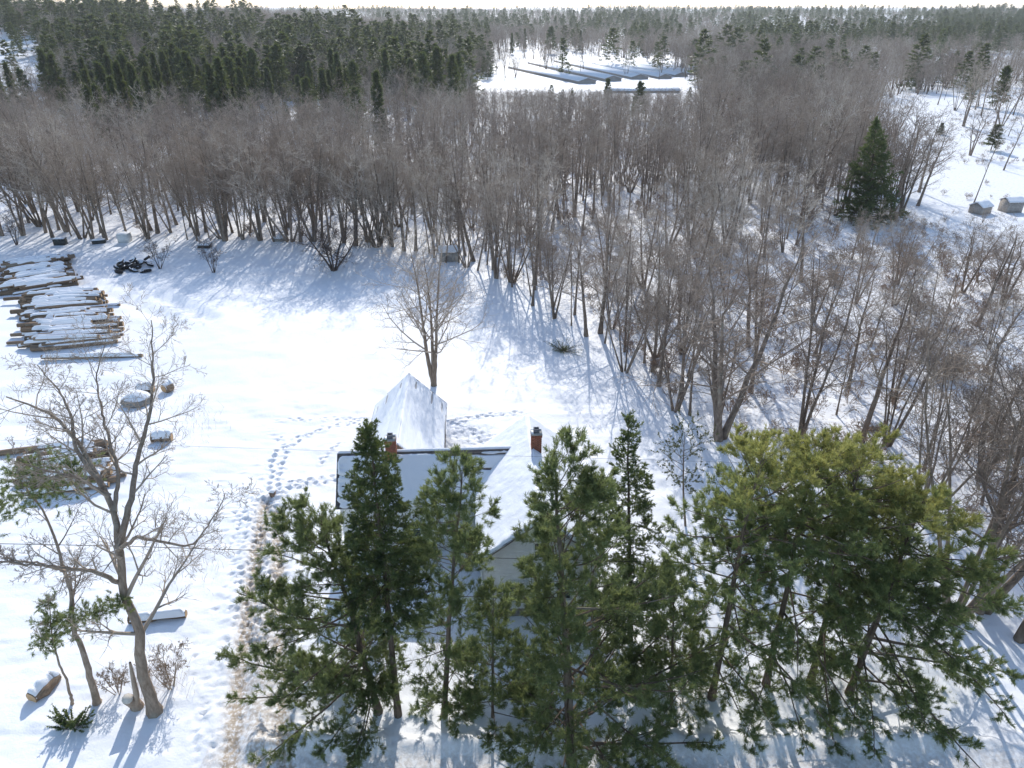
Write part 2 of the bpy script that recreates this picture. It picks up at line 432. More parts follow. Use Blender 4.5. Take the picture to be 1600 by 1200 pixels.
def clapboards(parent, a, b, z0, ztop, outward, mat, row=.125):
    """lapped boards on the wall from a to b (xy), ztop(s) gives the wall's top at distance s"""
    a = np.array([*a, 0.]); b = np.array([*b, 0.]); L = np.linalg.norm(b-a); u = (b-a)/L; nrmv = np.array([*outward, 0.])
    ss = np.linspace(0, L, 80); tops = np.array([ztop(s) for s in ss]); g = Geo(); z = z0
    while z < tops.max()-.02:
        ok = ss[tops > z+.03]
        if len(ok) < 2: break
        s0, s1 = ok[0], ok[-1]; p = a+u*s0; q = a+u*s1
        g.prism([p+nrmv*.004+[0, 0, z+row+.006], p+nrmv*.010+[0, 0, z+row+.006], p+nrmv*.030+[0, 0, z], p+nrmv*.004+[0, 0, z]], q-p)
        z += row
    return obj('clapboard_siding', g.mesh('clapboard_siding'), mat, parent)
def chimney(parent, x, y, z0, z1, w=.62, d=.62):
    g = Geo(); g.box(x-w/2+.012, x+w/2-.012, y-d/2+.012, y+d/2-.012, z0, z1-.02)
    core = obj('chimney', g.mesh('chimney_core'), M['mortar'], parent)
    b = Geo(); ch = .075; k = 0; z = z0
    rr = random.Random(int(x*10+77))
    while z+ch <= z1+1e-6:
        off = (k % 2)*.5; nb = 3; bl = w/nb
        out = .035 if z > z1-.24 and z < z1-.07 else 0.0
        for s in range(-1, nb+1):
            a0 = x-w/2+(s+off)*bl; a1 = a0+bl-.012; a0 = max(a0, x-w/2); a1 = min(a1, x+w/2)
            if a1-a0 < .03: continue
            j = rr.uniform(-.004, .006)
            b.box(a0-out*.5, a1+out*.5, y-d/2-j-out, y-d/2+.06, z+.006, z+ch-.006)
            b.box(a0-out*.5, a1+out*.5, y+d/2-.06, y+d/2+j+out, z+.006, z+ch-.006)
            c0 = y-d/2+(a0-(x-w/2))+.07; c1 = min(y+d/2-.07, c0+bl-.012)
            if c1-c0 > .03:
                b.box(x-w/2-j-out, x-w/2+.06, c0, c1, z+.006, z+ch-.006)
                b.box(x+w/2-.06, x+w/2+j+out, c0, c1, z+.006, z+ch-.006)
        z += ch; k += 1
    obj('brickwork', b.mesh('brickwork'), M['brick'], core)
    c = Geo(); c.box(x-w/2-.03, x+w/2+.03, y-d/2-.03, y+d/2+.03, z1-.01, z1+.05)
    obj('crown_slab', c.mesh('crown_slab'), M['mortar'], core)
    f = Geo()
    for (a0, a1, b0, b1) in ((-.17, .17, -.17, -.12), (-.17, .17, .12, .17), (-.17, -.12, -.12, .12), (.12, .17, -.12, .12)):
        f.box(x+a0, x+a1, y+b0, y+b1, z1+.04, z1+.30)
    f.box(x-.12, x+.12, y-.12, y+.12, z1+.04, z1+.12)
    obj('flue', f.mesh('flue'), M['flue'], core)
    s = Geo(); s.box(x-w/2, x+w/2, y+.17, y+d/2, z1+.05, z1+.13); s.box(x-w/2, x-.18, y-d/2, y+.17, z1+.05, z1+.11)
    obj('snow', s.mesh('chimney_snow'), M['snow'], core)
    return core
def window(parent, cx, y, z0, z1, w, ny=-1):
    g = Geo(); t = .11
    g.box(cx-w/2-t, cx-w/2, y-.05, y+.03, z0-.02, z1+t); g.box(cx+w/2, cx+w/2+t, y-.05, y+.03, z0-.02, z1+t)
    g.box(cx-w/2, cx+w/2, y-.05, y+.03, z1, z1+t)
    f = obj('window', g.mesh('window_frame'), M['trim'], parent)
    h = Geo(); h.box(cx-w/2-t-.06, cx+w/2+t+.06, y-.10, y+.03, z1+t, z1+t+.05); obj('header', h.mesh('header'), M['trim'], f)
    s = Geo(); s.box(cx-w/2-t-.04, cx+w/2+t+.04, y-.11, y+.03, z0-.08, z0-.02); obj('sill', s.mesh('sill'), M['trim'], f)
    zm = (z0+z1)/2
    for a, b in ((z0, zm), (zm, z1)):
        p = Geo(); p.box(cx-w/2+.05, cx+w/2-.05, y-.012, y+.01, a+.05, b-.04); obj('pane', p.mesh('pane'), M['glass'], f)
    m = Geo()
    for a, b in ((z0, zm), (zm, z1)):
        m.box(cx-w/2, cx-w/2+.05, y-.03, y+.02, a, b); m.box(cx+w/2-.05, cx+w/2, y-.03, y+.02, a, b)
        m.box(cx-w/2+.05, cx+w/2-.05, y-.03, y+.02, a, a+.05); m.box(cx-w/2+.05, cx+w/2-.05, y-.03, y+.02, b-.04, b)
    obj('sash', m.mesh('sash'), M['trim'], f)
    return f

HROT = math.radians(3.0)
house = thing('farmhouse', 'white clapboard farmhouse with snowy gable roofs and two brick chimneys behind the pines', 'house', (1.50, 29.1, 0), HROT)
W, LEN, EAVE, RIDGE = 3.15, 9.9, 4.05, 6.80
OV = .28; SL = (RIDGE-EAVE)/(W+OV)
wall = Geo(); pent = [(-W, 0, -.3), (W, 0, -.3), (W, 0, EAVE+SL*OV-.14), (0, 0, RIDGE-.16), (-W, 0, EAVE+SL*OV-.14)]
wall.prism(pent, (0, LEN, 0)); obj('wall', wall.mesh('wall'), M['white'], house)
topf = lambda s: EAVE+SL*OV-.14 + SL*min(s, 2*W-s)
clapboards(house, (-W, 0), (W, 0), .45, topf, (0, -1), M['white'])
clapboards(house, (W, 0), (W, LEN), .45, lambda s: EAVE+SL*OV-.16, (1, 0), M['white'])
clapboards(house, (-W, 5.0), (-W, 0), .45, lambda s: EAVE+SL*OV-.16, (-1, 0), M['white'])
fd = Geo(); fd.box(-W-.05, W+.05, -.06, LEN+.06, -.4, .42); obj('foundation', fd.mesh('foundation'), M['stone'], house)
for sx in (-1, 1):
    cb = Geo(); x0 = sx*W; cb.box(min(x0-.09*sx, x0+.045*sx), max(x0-.09*sx, x0+.045*sx), -.046, .10, .43, EAVE+SL*OV-.2)
    obj('corner_board', cb.mesh('corner_board'), M['trim'], house)
    rb = Geo(); rb.prism([(sx*(W+OV), -.30, EAVE-.17), (sx*(W+OV), -.30, EAVE-.02), (0, -.30, RIDGE-.02), (0, -.30, RIDGE-.17)], (0, .04, 0))
    obj('rake_board', rb.mesh('rake_board'), M['silver'], house)
rl = roof_slope(house, (0, -.30, RIDGE), (0, LEN+.28, RIDGE), (-W-OV, -.30, EAVE), M['shingle'])
rr_ = roof_slope(house, (0, -.30, RIDGE), (0, LEN+.28, RIDGE), (W+OV, -.30, EAVE), M['shingle'])
snow_slope(rl, (0, -.31, RIDGE), (0, LEN+.29, RIDGE), (-W-OV, -.31, EAVE), .13, 3, 0, (.03, 0), .04, .5)
snow_slope(rr_, (0, -.31, RIDGE), (0, LEN+.29, RIDGE), (W+OV, -.31, EAVE), .12, 8, 0, (.03, 0), .05, .5)
window(house, -1.25, -.03, 1.05, 2.35, .85); window(house, 1.35, -.03, 1.05, 2.35, .85); window(house, 0.0, -.03, 4.05, 5.1, .7)
lamp = Geo(); lamp.box(-2.72, -2.42, -.22, -.03, 1.95, 2.07); lamp.box(-2.62, -2.52, -.16, -.03, 1.75, 1.95)
obj('porch_lamp', lamp.mesh('porch_lamp'), M['iron'], house)
# the long ell to the left
EY, EH, EW, EX = 7.75, 5.95, 2.35, -11.75
EE = EH-2.42
ew = Geo(); ew.prism([(EX+.25, EY-EW+.2, -.3), (EX+.25, EY+EW-.2, -.3), (EX+.25, EY+EW-.2, EE+.08), (EX+.25, EY, EH-.16), (EX+.25, EY-EW+.2, EE+.08)], (-EX-.25-W+.2, 0, 0))
ell = obj('ell_wall', ew.mesh('ell_wall'), M['white'], house); ell['label'] = 'low white kitchen wing of the farmhouse'
clapboards(house, (EX+.25, EY-EW+.2), (-W, EY-EW+.2), .4, lambda s: EE+.03, (0, -1), M['white'])
clapboards(house, (EX+.25, EY+EW-.2), (EX+.25, EY-EW+.2), .4, lambda s: EE+.05+1.0*min(s, 2*(EW-.2)-s), (-1, 0), M['white'])
ef = roof_slope(house, (EX, EY, EH), (-.85, EY, EH), (EX, EY-EW, EE), M['shingle'])
eb = roof_slope(house, (EX, EY, EH), (-.85, EY, EH), (EX, EY+EW, EE), M['shingle'])
def wear_f(S, T, lu, lv):
    streak = np.clip(fbm(S/1.9, T/.16, 41, 2)-.08, 0, 1)*.45*np.clip((S-5.5)/2, 0, 1)*np.clip((2.1-T)/.8, 0, 1)
    left = np.clip(fbm(S/.5, T/.2, 47, 2)+.12, 0, 1)*.28*np.clip((.9-S)/.7, 0, 1)
    return streak + left
snow_slope(ef, (EX, EY, EH), (-.85, EY, EH), (EX, EY-EW, EE), .085, 21, .16, (.10, 0), .04, .45, .07, wear_f)
snow_slope(eb, (EX, EY+.02, EH+.02), (-.85, EY+.02, EH+.02), (EX, EY+EW, EE), .12, 27, 0, (.06, 0), .04, .4)
for k, px_ in enumerate((-9.6, -7.2, -4.9)):
    window(house, px_, EY-EW+.17, 1.1, 2.3, .8)
chimney(house, -8.45, EY-.12, EH-.9, EH+1.05)
chimney(house, .28, 6.55, RIDGE-.9, RIDGE+1.0, .60, .60)
vp = Geo(); vp.tubes(np.array([[(-4.3, EY-1.15, EH-1.4), (-4.3, EY-1.15, EH-.55)]]), np.array([[.045, .045]]), 8, True)
obj('vent_pipe', vp.mesh('vent_pipe'), M['flue'], house)

# ------------------------------------------------------------------ outbuilding behind the house
SR = math.radians(3.0)
shed = thing('outbuilding', 'small steep-gabled outbuilding with thin snow shaped into shadow streaks, built against the back of the farmhouse wing', 'shed', (-7.30, 38.3, 0), SR)
SW, SLEN, SE, SH = 2.55, 9.4, 2.75, 5.45
sg = Geo(); sg.prism([(-SW, 0, -.2), (SW, 0, -.2), (SW, 0, SE+.1), (0, 0, SH-.14), (-SW, 0, SE+.1)], (0, SLEN, 0))
obj('wall', sg.mesh('shed_wall'), M['board'], shed)
bd = Geo(); y = .02
while y < SLEN-.1:
    bd.box(SW+.002, SW+.028, y, y+.19, 0, SE+.02); y += .2
obj('board_siding', bd.mesh('board_siding'), M['board'], shed)
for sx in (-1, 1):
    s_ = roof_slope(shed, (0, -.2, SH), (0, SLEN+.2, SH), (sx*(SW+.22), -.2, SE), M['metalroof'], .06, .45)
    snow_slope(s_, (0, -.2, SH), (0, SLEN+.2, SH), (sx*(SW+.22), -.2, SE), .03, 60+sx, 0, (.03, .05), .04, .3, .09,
               lambda S, T, lu, lv: np.clip(fbm(S/3.0, T/.20, 71, 2)-.10, 0, 1)*.11)  # thinned snow streaks shape in the lone tree's branch shadows
    f_ = Geo(); f_.prism([(sx*(SW+.22), SLEN+.2, SE-.12), (sx*(SW+.22), SLEN+.2, SE+.01), (0, SLEN+.2, SH+.01), (0, SLEN+.2, SH-.12)], (0, .03, 0))
    obj('rake_board', f_.mesh('rake_board'), M['shingle'], shed)

# ------------------------------------------------------------------ bare trees
def branch_w(rng, P, R, L, per_m, tmin, ang, asd, lmin, lmax, up, wob, m, rr, rmin=.004, flat=0.0):
    """branches spread evenly along the parents' length: per_m for each metre, lmin..lmax long"""
    N, mm = P.shape[:2]; cnt = np.maximum(1, rng.poisson(per_m*L)); ix = np.repeat(np.arange(N), cnt); T = len(ix)
    t = tmin+(1-tmin)*rng.random(T)**.85
    s = t*(mm-1); i = np.clip(np.floor(s).astype(int), 0, mm-2); f = (s-i)[:, None]
    base = P[ix, i]*(1-f)+P[ix, i+1]*f; tan = nrm(P[ix, i+1]-P[ix, i]); rad = R[ix, i]*(1-f[:, 0])+R[ix, i+1]*f[:, 0]
    ref = np.where(np.abs(tan[:, 2:3]) > .95, np.array([[1., 0, 0]]), np.array([[0, 0, 1.]]))
    a = nrm(np.cross(tan, ref)); b = np.cross(tan, a); phi = (rng.random(T)*6.283)[:, None]
    perp = nrm(a*np.cos(phi)+b*np.sin(phi)*(1-flat)); th = np.radians(rng.normal(ang, asd, T))[:, None]
    d = nrm(tan*np.cos(th)+perp*np.sin(th)); ln = rng.uniform(lmin, lmax, T)*np.clip(.35+.65*(1-t)*2, .35, 1)
    ln = np.minimum(ln, L[ix]*.7+.12)
    Q = np.empty((T, m, 3)); Q[:, 0] = base
    for k in range(1, m):
        d = nrm(d+np.array([0, 0, up/(m-1)])+rng.normal(0, wob, d.shape)); Q[:, k] = Q[:, k-1]+d*(ln/(m-1))[:, None]
    r0 = np.maximum(np.minimum(rad*rr, .011*ln+.003), rmin)
    return Q, np.maximum(r0[:, None]*np.linspace(1, .3, m)[None, :], rmin*.7), ln, t

def branch(rng, P, R, L, n, tmin, tmax, ang, asd, ratio, tap, up, wob, m, rr, rmin=.004, flat=0.0):
    N, mm = P.shape[:2]; ix = np.repeat(np.arange(N), n)
    t = tmin+(tmax-tmin)*((np.tile(np.arange(n), N)+rng.random(N*n))/n)
    s = t*(mm-1); i = np.clip(np.floor(s).astype(int), 0, mm-2); f = (s-i)[:, None]
    base = P[ix, i]*(1-f)+P[ix, i+1]*f; tan = nrm(P[ix, i+1]-P[ix, i]); rad = R[ix, i]*(1-f[:, 0])+R[ix, i+1]*f[:, 0]
    ref = np.where(np.abs(tan[:, 2:3]) > .95, np.array([[1., 0, 0]]), np.array([[0, 0, 1.]]))
    a = nrm(np.cross(tan, ref)); b = np.cross(tan, a)
    phi = (np.tile(np.arange(n), N)*2.39996 + np.repeat(rng.random(N)*6.28, n) + rng.normal(0, .5, N*n))[:, None]
    perp = a*np.cos(phi)+b*np.sin(phi)*(1-flat)
    th = np.radians(rng.normal(ang, asd, N*n))[:, None]
    d = nrm(tan*np.cos(th)+nrm(perp)*np.sin(th))
    ln = L[ix]*ratio*(1-tap*t)*rng.uniform(.65, 1.3, N*n)
    r0 = np.maximum(rad*rr, rmin)
    Q = np.empty((N*n, m, 3)); Q[:, 0] = base
    for k in range(1, m):
        d = nrm(d+np.array([0, 0, up/(m-1)])+rng.normal(0, wob, d.shape)); Q[:, k] = Q[:, k-1]+d*(ln/(m-1))[:, None]
    RR = np.maximum(r0[:, None]*np.linspace(1, .3, m)[None, :], rmin*.7)
    return Q, RR, ln, t

def stem(rng, p0, p1, r0, r1, m=9, wob=.02):
    t = np.linspace(0, 1, m)[:, None]; p0 = np.asarray(p0, float); p1 = np.asarray(p1, float)
    P = p0*(1-t)+p1*t; L = np.linalg.norm(p1-p0)
    w = np.cumsum(rng.normal(0, wob*L/3, (m, 3)), 0); w[:, 2] *= .2; w -= w[0]; P = P+w*t
    return P, r0*(1-t[:, 0])**.8+r1
def flare(R, P):
    R = R.copy(); R[0] *= 1.35; return R

def bare_meshes(name, seed, kind, H, detail=1):
    rng = np.random.default_rng(seed); st = []
    if kind == 'forest':
        st.append(stem(rng, (0, 0, -.2), (rng.normal(0, .5), rng.normal(0, .5), H*.93), H*.0125, .012, 10, .02)); lv1 = (17, .36, .98, 52, 12, .30, .45, .38)
    elif kind == 'slender':
        st.append(stem(rng, (0, 0, -.2), (rng.normal(0, .6), rng.normal(0, .6), H*.95), H*.007, .010, 10, .02)); lv1 = (15, .42, .98, 48, 12, .22, .35, .42)
    elif kind == 'clump':
        n = int(rng.integers(4, 7)); lv1 = (8, .38, .98, 44, 12, .28, .4, .30)
        for k in range(n):
            a = k*6.283/n+rng.normal(0, .3); s = rng.uniform(.16, .36)*H; h = H*rng.uniform(.75, .98)
            st.append(stem(rng, (.18*math.cos(a), .18*math.sin(a), -.2), (s*math.cos(a), s*math.sin(a), h), H*.0062, .010, 10, .025))
    elif kind == 'vase':
        n = 3; lv1 = (13, .28, .98, 52, 12, .40, .5, .32)
        for k in range(n):
            a = k*6.283/n+rng.normal(0, .3); s = rng.uniform(.06, .20)*H
            st.append(stem(rng, (.1*math.cos(a), .1*math.sin(a), -.2), (s*math.cos(a), s*math.sin(a), H*rng.uniform(.8, .97)), H*.0105, .012, 10, .03))
    elif kind == 'apple':
        n = 5; lv1 = (9, .2, .98, 55, 12, .5, .3, .25)
        for k in range(n):
            a = k*6.283/n+rng.normal(0, .3); s = rng.uniform(.25, .5)*H
            st.append(stem(rng, (.1*math.cos(a), .1*math.sin(a), -.2), (s*math.cos(a), s*math.sin(a), H*rng.uniform(.55, .85)), H*.013, .014, 10, .06))
    elif kind == 'shrub':
        n = 6; lv1 = (5, .3, .98, 40, 12, .4, .4, .25)
        for k in range(n):
            a = k*6.283/n+rng.normal(0, .4); s = rng.uniform(.1, .5)*H
            st.append(stem(rng, (.1*math.cos(a), .1*math.sin(a), -.1), (s*math.cos(a), s*math.sin(a), H*rng.uniform(.6, .95)), H*.008, .008, 10, .05))
    P = np.stack([s[0] for s in st]); R = np.stack([s[1] for s in st]); L = np.linalg.norm(P[:, -1]-P[:, 0], axis=1)
    return finish_tree(name, rng, P, R, L, lv1, kind, detail)

def finish_tree(name, rng, P, R, L, lv1, kind='forest', detail=1, extra=None):
    R[:, 0] *= 1.4; tr = Geo(); tr.tubes(P, R, 7 if detail else 4)
    n, t0, t1, ang, asd, ratio, tap, up = lv1
    dense = 1.35 if kind == 'apple' else 1.0
    tw = .0075 if detail == 2 else (.0085 if detail else .0145)
    A = branch(rng, P, R, L, n, t0, t1, ang, asd, ratio, tap, up, .10, 5 if detail else 3, .55, tw)
    if extra is not None: A = tuple(np.concatenate([a, b]) for a, b in zip(A, extra))
    g = Geo(); g.tubes(A[0], A[1], 4 if detail else 3)
    B = branch(rng, A[0], A[1], A[2], int(6*dense) if detail else 5, .2, 1, 44, 14, .48, .3, .16, .17, 4 if detail else 3, .6, tw)
    g.tubes(B[0], B[1], 3)
    D = branch(rng, B[0], B[1], B[2], int(5*dense) if detail else 4, .2, 1, 42, 14, .55, .3, .12, .16, 3 if detail else 2, .7, tw)
    g.tubes(D[0], D[1], 3)
    if detail:
        E = branch(rng, D[0], D[1], D[2], 3, .2, 1, 38, 14, .6, .3, .1, .12, 2, .75, tw)
        g.tubes(E[0], E[1], 3)
        if detail == 2:
            F = branch(rng, E[0], E[1], E[2], 2, .3, 1, 34, 10, .6, .2, .2, .1, 2, .8, tw*.8); g.tubes(F[0], F[1], 3)
    return tr.mesh(name+'_trunk', True), g.mesh(name+'_crown')

KIT = {}
for kind, cnt, H in (('forest', 5, 14.), ('slender', 3, 12.5), ('clump', 3, 11.5), ('vase', 3, 14.), ('shrub', 3, 2.6)):
    KIT[kind] = [bare_meshes('%s_%d' % (kind, k), 100+17*k+len(kind)*7, kind, H) + (H,) for k in range(cnt)]
for kk in KIT.values():
    for trm, crm, _ in kk: trm.materials.append(M['bark']); crm.materials.append(M['twig'])

def bare_tree(p, kind, H, rng, label, group=None, name='bare_tree', cat='tree', lean=None):
    trm, crm, h0 = KIT[kind][int(rng.integers(len(KIT[kind])))]
    o = thing(name, label, cat, p, rng.uniform(0, 6.28), group)
    s = H/h0; w = s*rng.uniform(.85, 1.5); o.scale = (w, w*rng.uniform(.85, 1.15), s)
    ln = rng.normal(0, .075, 2) if lean is None else lean
    o.rotation_euler = (ln[0], ln[1], o.rotation_euler[2])
    obj('trunk', trm, None, o); obj('crown', crm, None, o)
    return o

# ------------------------------------------------------------------ conifers and pines with needles
def needles(g, rng, pos, dirs, K, ln, wd, spread, tones, toneattr):
    T = len(pos)
    d = nrm(dirs[:, None, :]*1.0 + rng.normal(0, spread, (T, K, 3)))
    l = ln*rng.uniform(.7, 1.25, (T, K, 1)); b = pos[:, None, :]+rng.normal(0, ln*.12, (T, K, 3))
    w = nrm(np.cross(d, rng.normal(0, 1, (T, K, 3))))*wd*.5
    V = np.stack([b-w, b+w, b+d*l], 2).reshape(-1, 3); n = T*K
    g.add(V, [np.arange(n*3).reshape(n, 3)])
    toneattr.append(np.repeat(np.clip(tones[:, None]+rng.normal(0, .08, (T, K)), 0, 1).ravel(), 3))
def sample_on(rng, P, n, t0=.25, t1=1.0):
    N, m = P.shape[:2]; t = t0+(t1-t0)*((np.tile(np.arange(n), N)+rng.random(N*n))/n); ix = np.repeat(np.arange(N), n)
    s = t*(m-1); i = np.clip(np.floor(s).astype(int), 0, m-2); f = (s-i)[:, None]
    return P[ix, i]*(1-f)+P[ix, i+1]*f, nrm(P[ix, i+1]-P[ix, i]), ix

def limbs(rng, P, R, n, t0, t1, prof, elev, droop, bias=(0, 0), m=6):
    """limbs leaving a trunk polyline P; prof(t) length, elev(t) start angle in degrees, droop(t) bend"""
    t = t0+(t1-t0)*((np.arange(n)+rng.random(n))/n); s = t*(len(P)-1); i = np.clip(np.floor(s).astype(int), 0, len(P)-2); f = (s-i)[:, None]
    base = P[i]*(1-f)+P[i+1]*f; rad = R[i]*(1-f[:, 0])+R[i+1]*f[:, 0]
    az = np.arange(n)*2.39996+rng.normal(0, .45, n); ln = prof(t)*rng.uniform(.62, 1.18, n)*(1+bias[0]*np.cos(az-bias[1]))
    ln = np.maximum(ln, .15)
    el = np.radians(elev(t)+rng.normal(0, 8, n)); d = np.stack([np.cos(az)*np.cos(el), np.sin(az)*np.cos(el), np.sin(el)], 1)
    Q = np.empty((n, m, 3)); Q[:, 0] = base; dr = droop(t)[:, None]*np.array([[0, 0, 1.]])
    for k in range(1, m):
        d = nrm(d+dr/(m-1)+rng.normal(0, .07, d.shape)); Q[:, k] = Q[:, k-1]+d*(ln/(m-1))[:, None]
    r0 = np.minimum(np.maximum(.0115*ln, .010), rad*.8)
    return Q, r0[:, None]*np.linspace(1, .25, m)[None, :], ln, t

def pine_tree(label, base, top, r0, seed, prof, z0=.18, nl=56, mat='pine', bias=(0, 0), elev=None, droop=None, K=7, tufts=4, name='pine_tree', low=None, nlen=.20, yellow=None, dens_=1.6):
    rng = np.random.default_rng(seed); base = np.asarray(base, float); top = np.asarray(top, float)
    o = thing(name, label, 'tree', base)
    P, R = stem(rng, (0, 0, -.2), top-base, r0, .015, 12, .012); R[0] *= 1.35
    elev = elev or (lambda t: -8+62*np.clip((t-z0)/(1-z0), 0, 1)**1.6)
    droop = droop or (lambda t: .25+.25*t)
    Lb = limbs(rng, P, R, nl, z0, .985, prof, elev, droop, bias)
    if low: Lb2 = limbs(rng, P, R, *low); Lb = tuple(np.concatenate([a, b]) for a, b in zip(Lb, Lb2))
    g = Geo(); g.tubes(P[None], R[None], 9); obj('trunk', g.mesh('pine_trunk', True), M['bark_pine'], o)
    S = branch_w(rng, Lb[0], Lb[1], Lb[2], 3.4*dens_, .18, 46, 10, .5, 1.35, .15, .08, 4, .6, .006, .35)
    Tw = branch_w(rng, S[0], S[1], S[2], 4.6, .12, 44, 14, .22, .5, .55, .1, 3, .7, .004, .15)
    bg_ = Geo(); bg_.tubes(Lb[0], Lb[1], 5); bg_.tubes(S[0], S[1], 3)
    obj('branches', bg_.mesh('pine_branches'), M['bark_pine'], o)
    f = Geo(); tone = []
    zt = (top-base)[2]
    for Q, n, ta in ((Tw[0], tufts, .22), (S[0], 6, .3)):
        p, d, ix = sample_on(rng, Q, n, ta, 1.0)
        d = nrm(d+np.array([0, 0, .35])); tn = rng.uniform(.05, .75, len(Q))[ix]
        if yellow is not None: tn = np.clip(tn*.6+yellow*np.clip(p[:, 2]/zt-.72, 0, .3)*2.3, 0, 1)  # needle tone shifts to yellow in the upper crown
        needles(f, rng, p, d, K, nlen, .026, .55, tn, tone)
    obj('foliage', f.mesh('pine_foliage', False, {'tone': np.concatenate(tone)}), M[mat], o)
    return o

def spruce_tree(label, base, top, r0, seed, prof, z0=.1, nl=110, K=5, group=None, dead=0, dens_=1.0, sc=1.0, name='spruce_tree', nlen=.10):
    rng = np.random.default_rng(seed); base = np.asarray(base, float); top = np.asarray(top, float)
    o = thing(name, label, 'tree', base, 0, group)
    P, R = stem(rng, (0, 0, -.2), top-base, r0, .01, 12, .006); R[0] *= 1.3
    Lb = limbs(rng, P, R, nl, z0, .995, prof, lambda t: -14+60*t**3, lambda t: .30+.0*t, (0, 0), 5)
    g = Geo(); g.tubes(P[None], R[None], 8); obj('trunk', g.mesh('spruce_trunk', True), M['bark_pine'], o)
    S = branch_w(rng, Lb[0], Lb[1], Lb[2], 5.0*dens_, .10, 46, 8, .3*sc, .8*sc, .05, .05, 3, .6, .005, .6)
    Tw = branch_w(rng, S[0], S[1], S[2], 6.0*dens_, .1, 42, 10, .14*sc, .3*sc, .0, .08, 2, .7, .004, .45)
    bg_ = Geo(); bg_.tubes(Lb[0], Lb[1], 4); bg_.tubes(S[0], S[1], 3)
    if dead:
        Dd = limbs(rng, P, R, dead, .18, z0, lambda t: 1.1+0*t, lambda t: -5+0*t, lambda t: -.1+0*t); bg_.tubes(Dd[0], Dd[1]*.6, 3)
        De = branch(rng, Dd[0], Dd[1]*.5, Dd[2], 4, .3, 1, 45, 10, .5, .3, 0, .1, 3, .6, .004); bg_.tubes(De[0], De[1], 3)
    obj('branches', bg_.mesh('spruce_branches'), M['bark_pine'], o)
    f = Geo(); tone = []
    for Q, n in ((Tw[0], 4), (S[0], 6), (Lb[0], 8)):
        p, d, ix = sample_on(rng, Q, n, .1, 1.0)
        needles(f, rng, p, d, K, nlen, .026*(nlen/.10)**.8, .55, rng.uniform(0, .8, len(Q))[ix], tone)
    obj('foliage', f.mesh('spruce_foliage', False, {'tone': np.concatenate(tone)}), M['spruce'], o)
    return o

def tip(base, px, py):           # a tree top seen at px,py standing at the base's distance
    return atY(px, py, base[1])

# pines and spruces between the road and the house
b = gp(592, 1112)
pine_tree('bushy pine left of the tall spruce with lopsided limbs reaching over the driveway', b, atY(505, 800, 23.6), .17, 11,
          lambda t: .5+2.9*np.clip((1.02-t)/.75, 0, 1)**.7, .20, 60, 'pine', (.72, math.pi), low=(20, .10, .3, lambda t: 3.6+0*t, lambda t: -6+0*t, lambda t: .1+0*t, (.75, math.pi*1.05)))
b = gp(622, 1117)
spruce_tree('tall narrow dark spruce with long bare lower trunk in front of the roof', b, tip(b, 577, 664), .15, 12,
            lambda t: .14+2.3*np.clip((1-t)/.52, 0, 1)**.85*np.clip((t-.40)/.08, .25, 1), .44, 150, dead=26, dens_=1.3, nlen=.11)
b = gp(694, 1116)
pine_tree('slim middle pine with rounded crown and one bare stem between spruce and big pine', b, tip(b, 708, 740), .13, 13,
          lambda t: .4+1.9*np.clip((1.02-t)/.40, 0, 1)**.6, .54, 46, 'pine', (.15, math.pi), low=(22, .06, .46, lambda t: 2.0+0*t, lambda t: -8+0*t, lambda t: .05+0*t))
b = gp(893, 1185)
pine_tree('largest bushy green pine with full crown down to the road, right of the gable', b, tip(b, 884, 716), .22, 14,
          lambda t: .35+4.8*np.clip((1.02-t)/.85, 0, 1)**.8, .05, 100, 'pine', (.44, 0.10), tufts=4, dens_=1.4)
b = gp(770, 1120)
pine_tree('low young pine in front of the gable window, beside the largest pine', b, tip(b, 768, 935), .06, 15,
          lambda t: .6+2.0*np.clip((1.05-t), 0, 1), .06, 40, 'pine', tufts=3)
b = gp(985, 1000)
spruce_tree('slim pointed spruce rising behind the largest pine', b, tip(b, 982, 648), .13, 16,
            lambda t: .12+2.2*np.clip((1-t)/.75, 0, 1)**.8, .10, 140, nlen=.115)
b = gp(1050, 1095)
pine_tree('small open pine with drooping lower boughs between the largest pine and the wide clump', b, tip(b, 1050, 905), .07, 19,
          lambda t: .6+2.4*np.clip((1.05-t), 0, 1), .06, 44, 'pine', tufts=3)
GB = [(1112, 1088, 1186, 705, 21, 3.0, 'leftmost pine of the wide yellow-topped clump'),
      (1197, 1068, 1280, 700, 22, 3.3, 'second pine from the left in the wide yellow-topped clump'),
      (1268, 1062, 1356, 716, 23, 3.2, 'third pine from the left in the wide yellow-topped clump'),
      (1327, 1082, 1440, 775, 24, 3.3, 'rightmost pine of the wide clump with long drooping boughs')]
for (bx, by, tx, ty, sd, wr, lab) in GB:
    b = gp(bx, by)
    right = sd == 24
    pine_tree(lab, b, tip(b, tx, ty), .16, sd, (lambda wr: (lambda t: .35+(wr+.5)*np.clip((1.0-t)/.30, 0, 1)**.6))(wr), .50, 50, 'pine_y', (.1, 0), dens_=1.15,
              elev=lambda t: -4+34*np.clip((t-.5)/.5, 0, 1)**1.6,
              low=(17 if not right else 24, .10, .52, lambda t: (4.6 if right else 3.6)+0*t, lambda t: 4-14*(1-t), lambda t: -.34+0*t, (.45, -.35 if right else -1.2)), yellow=1.0)

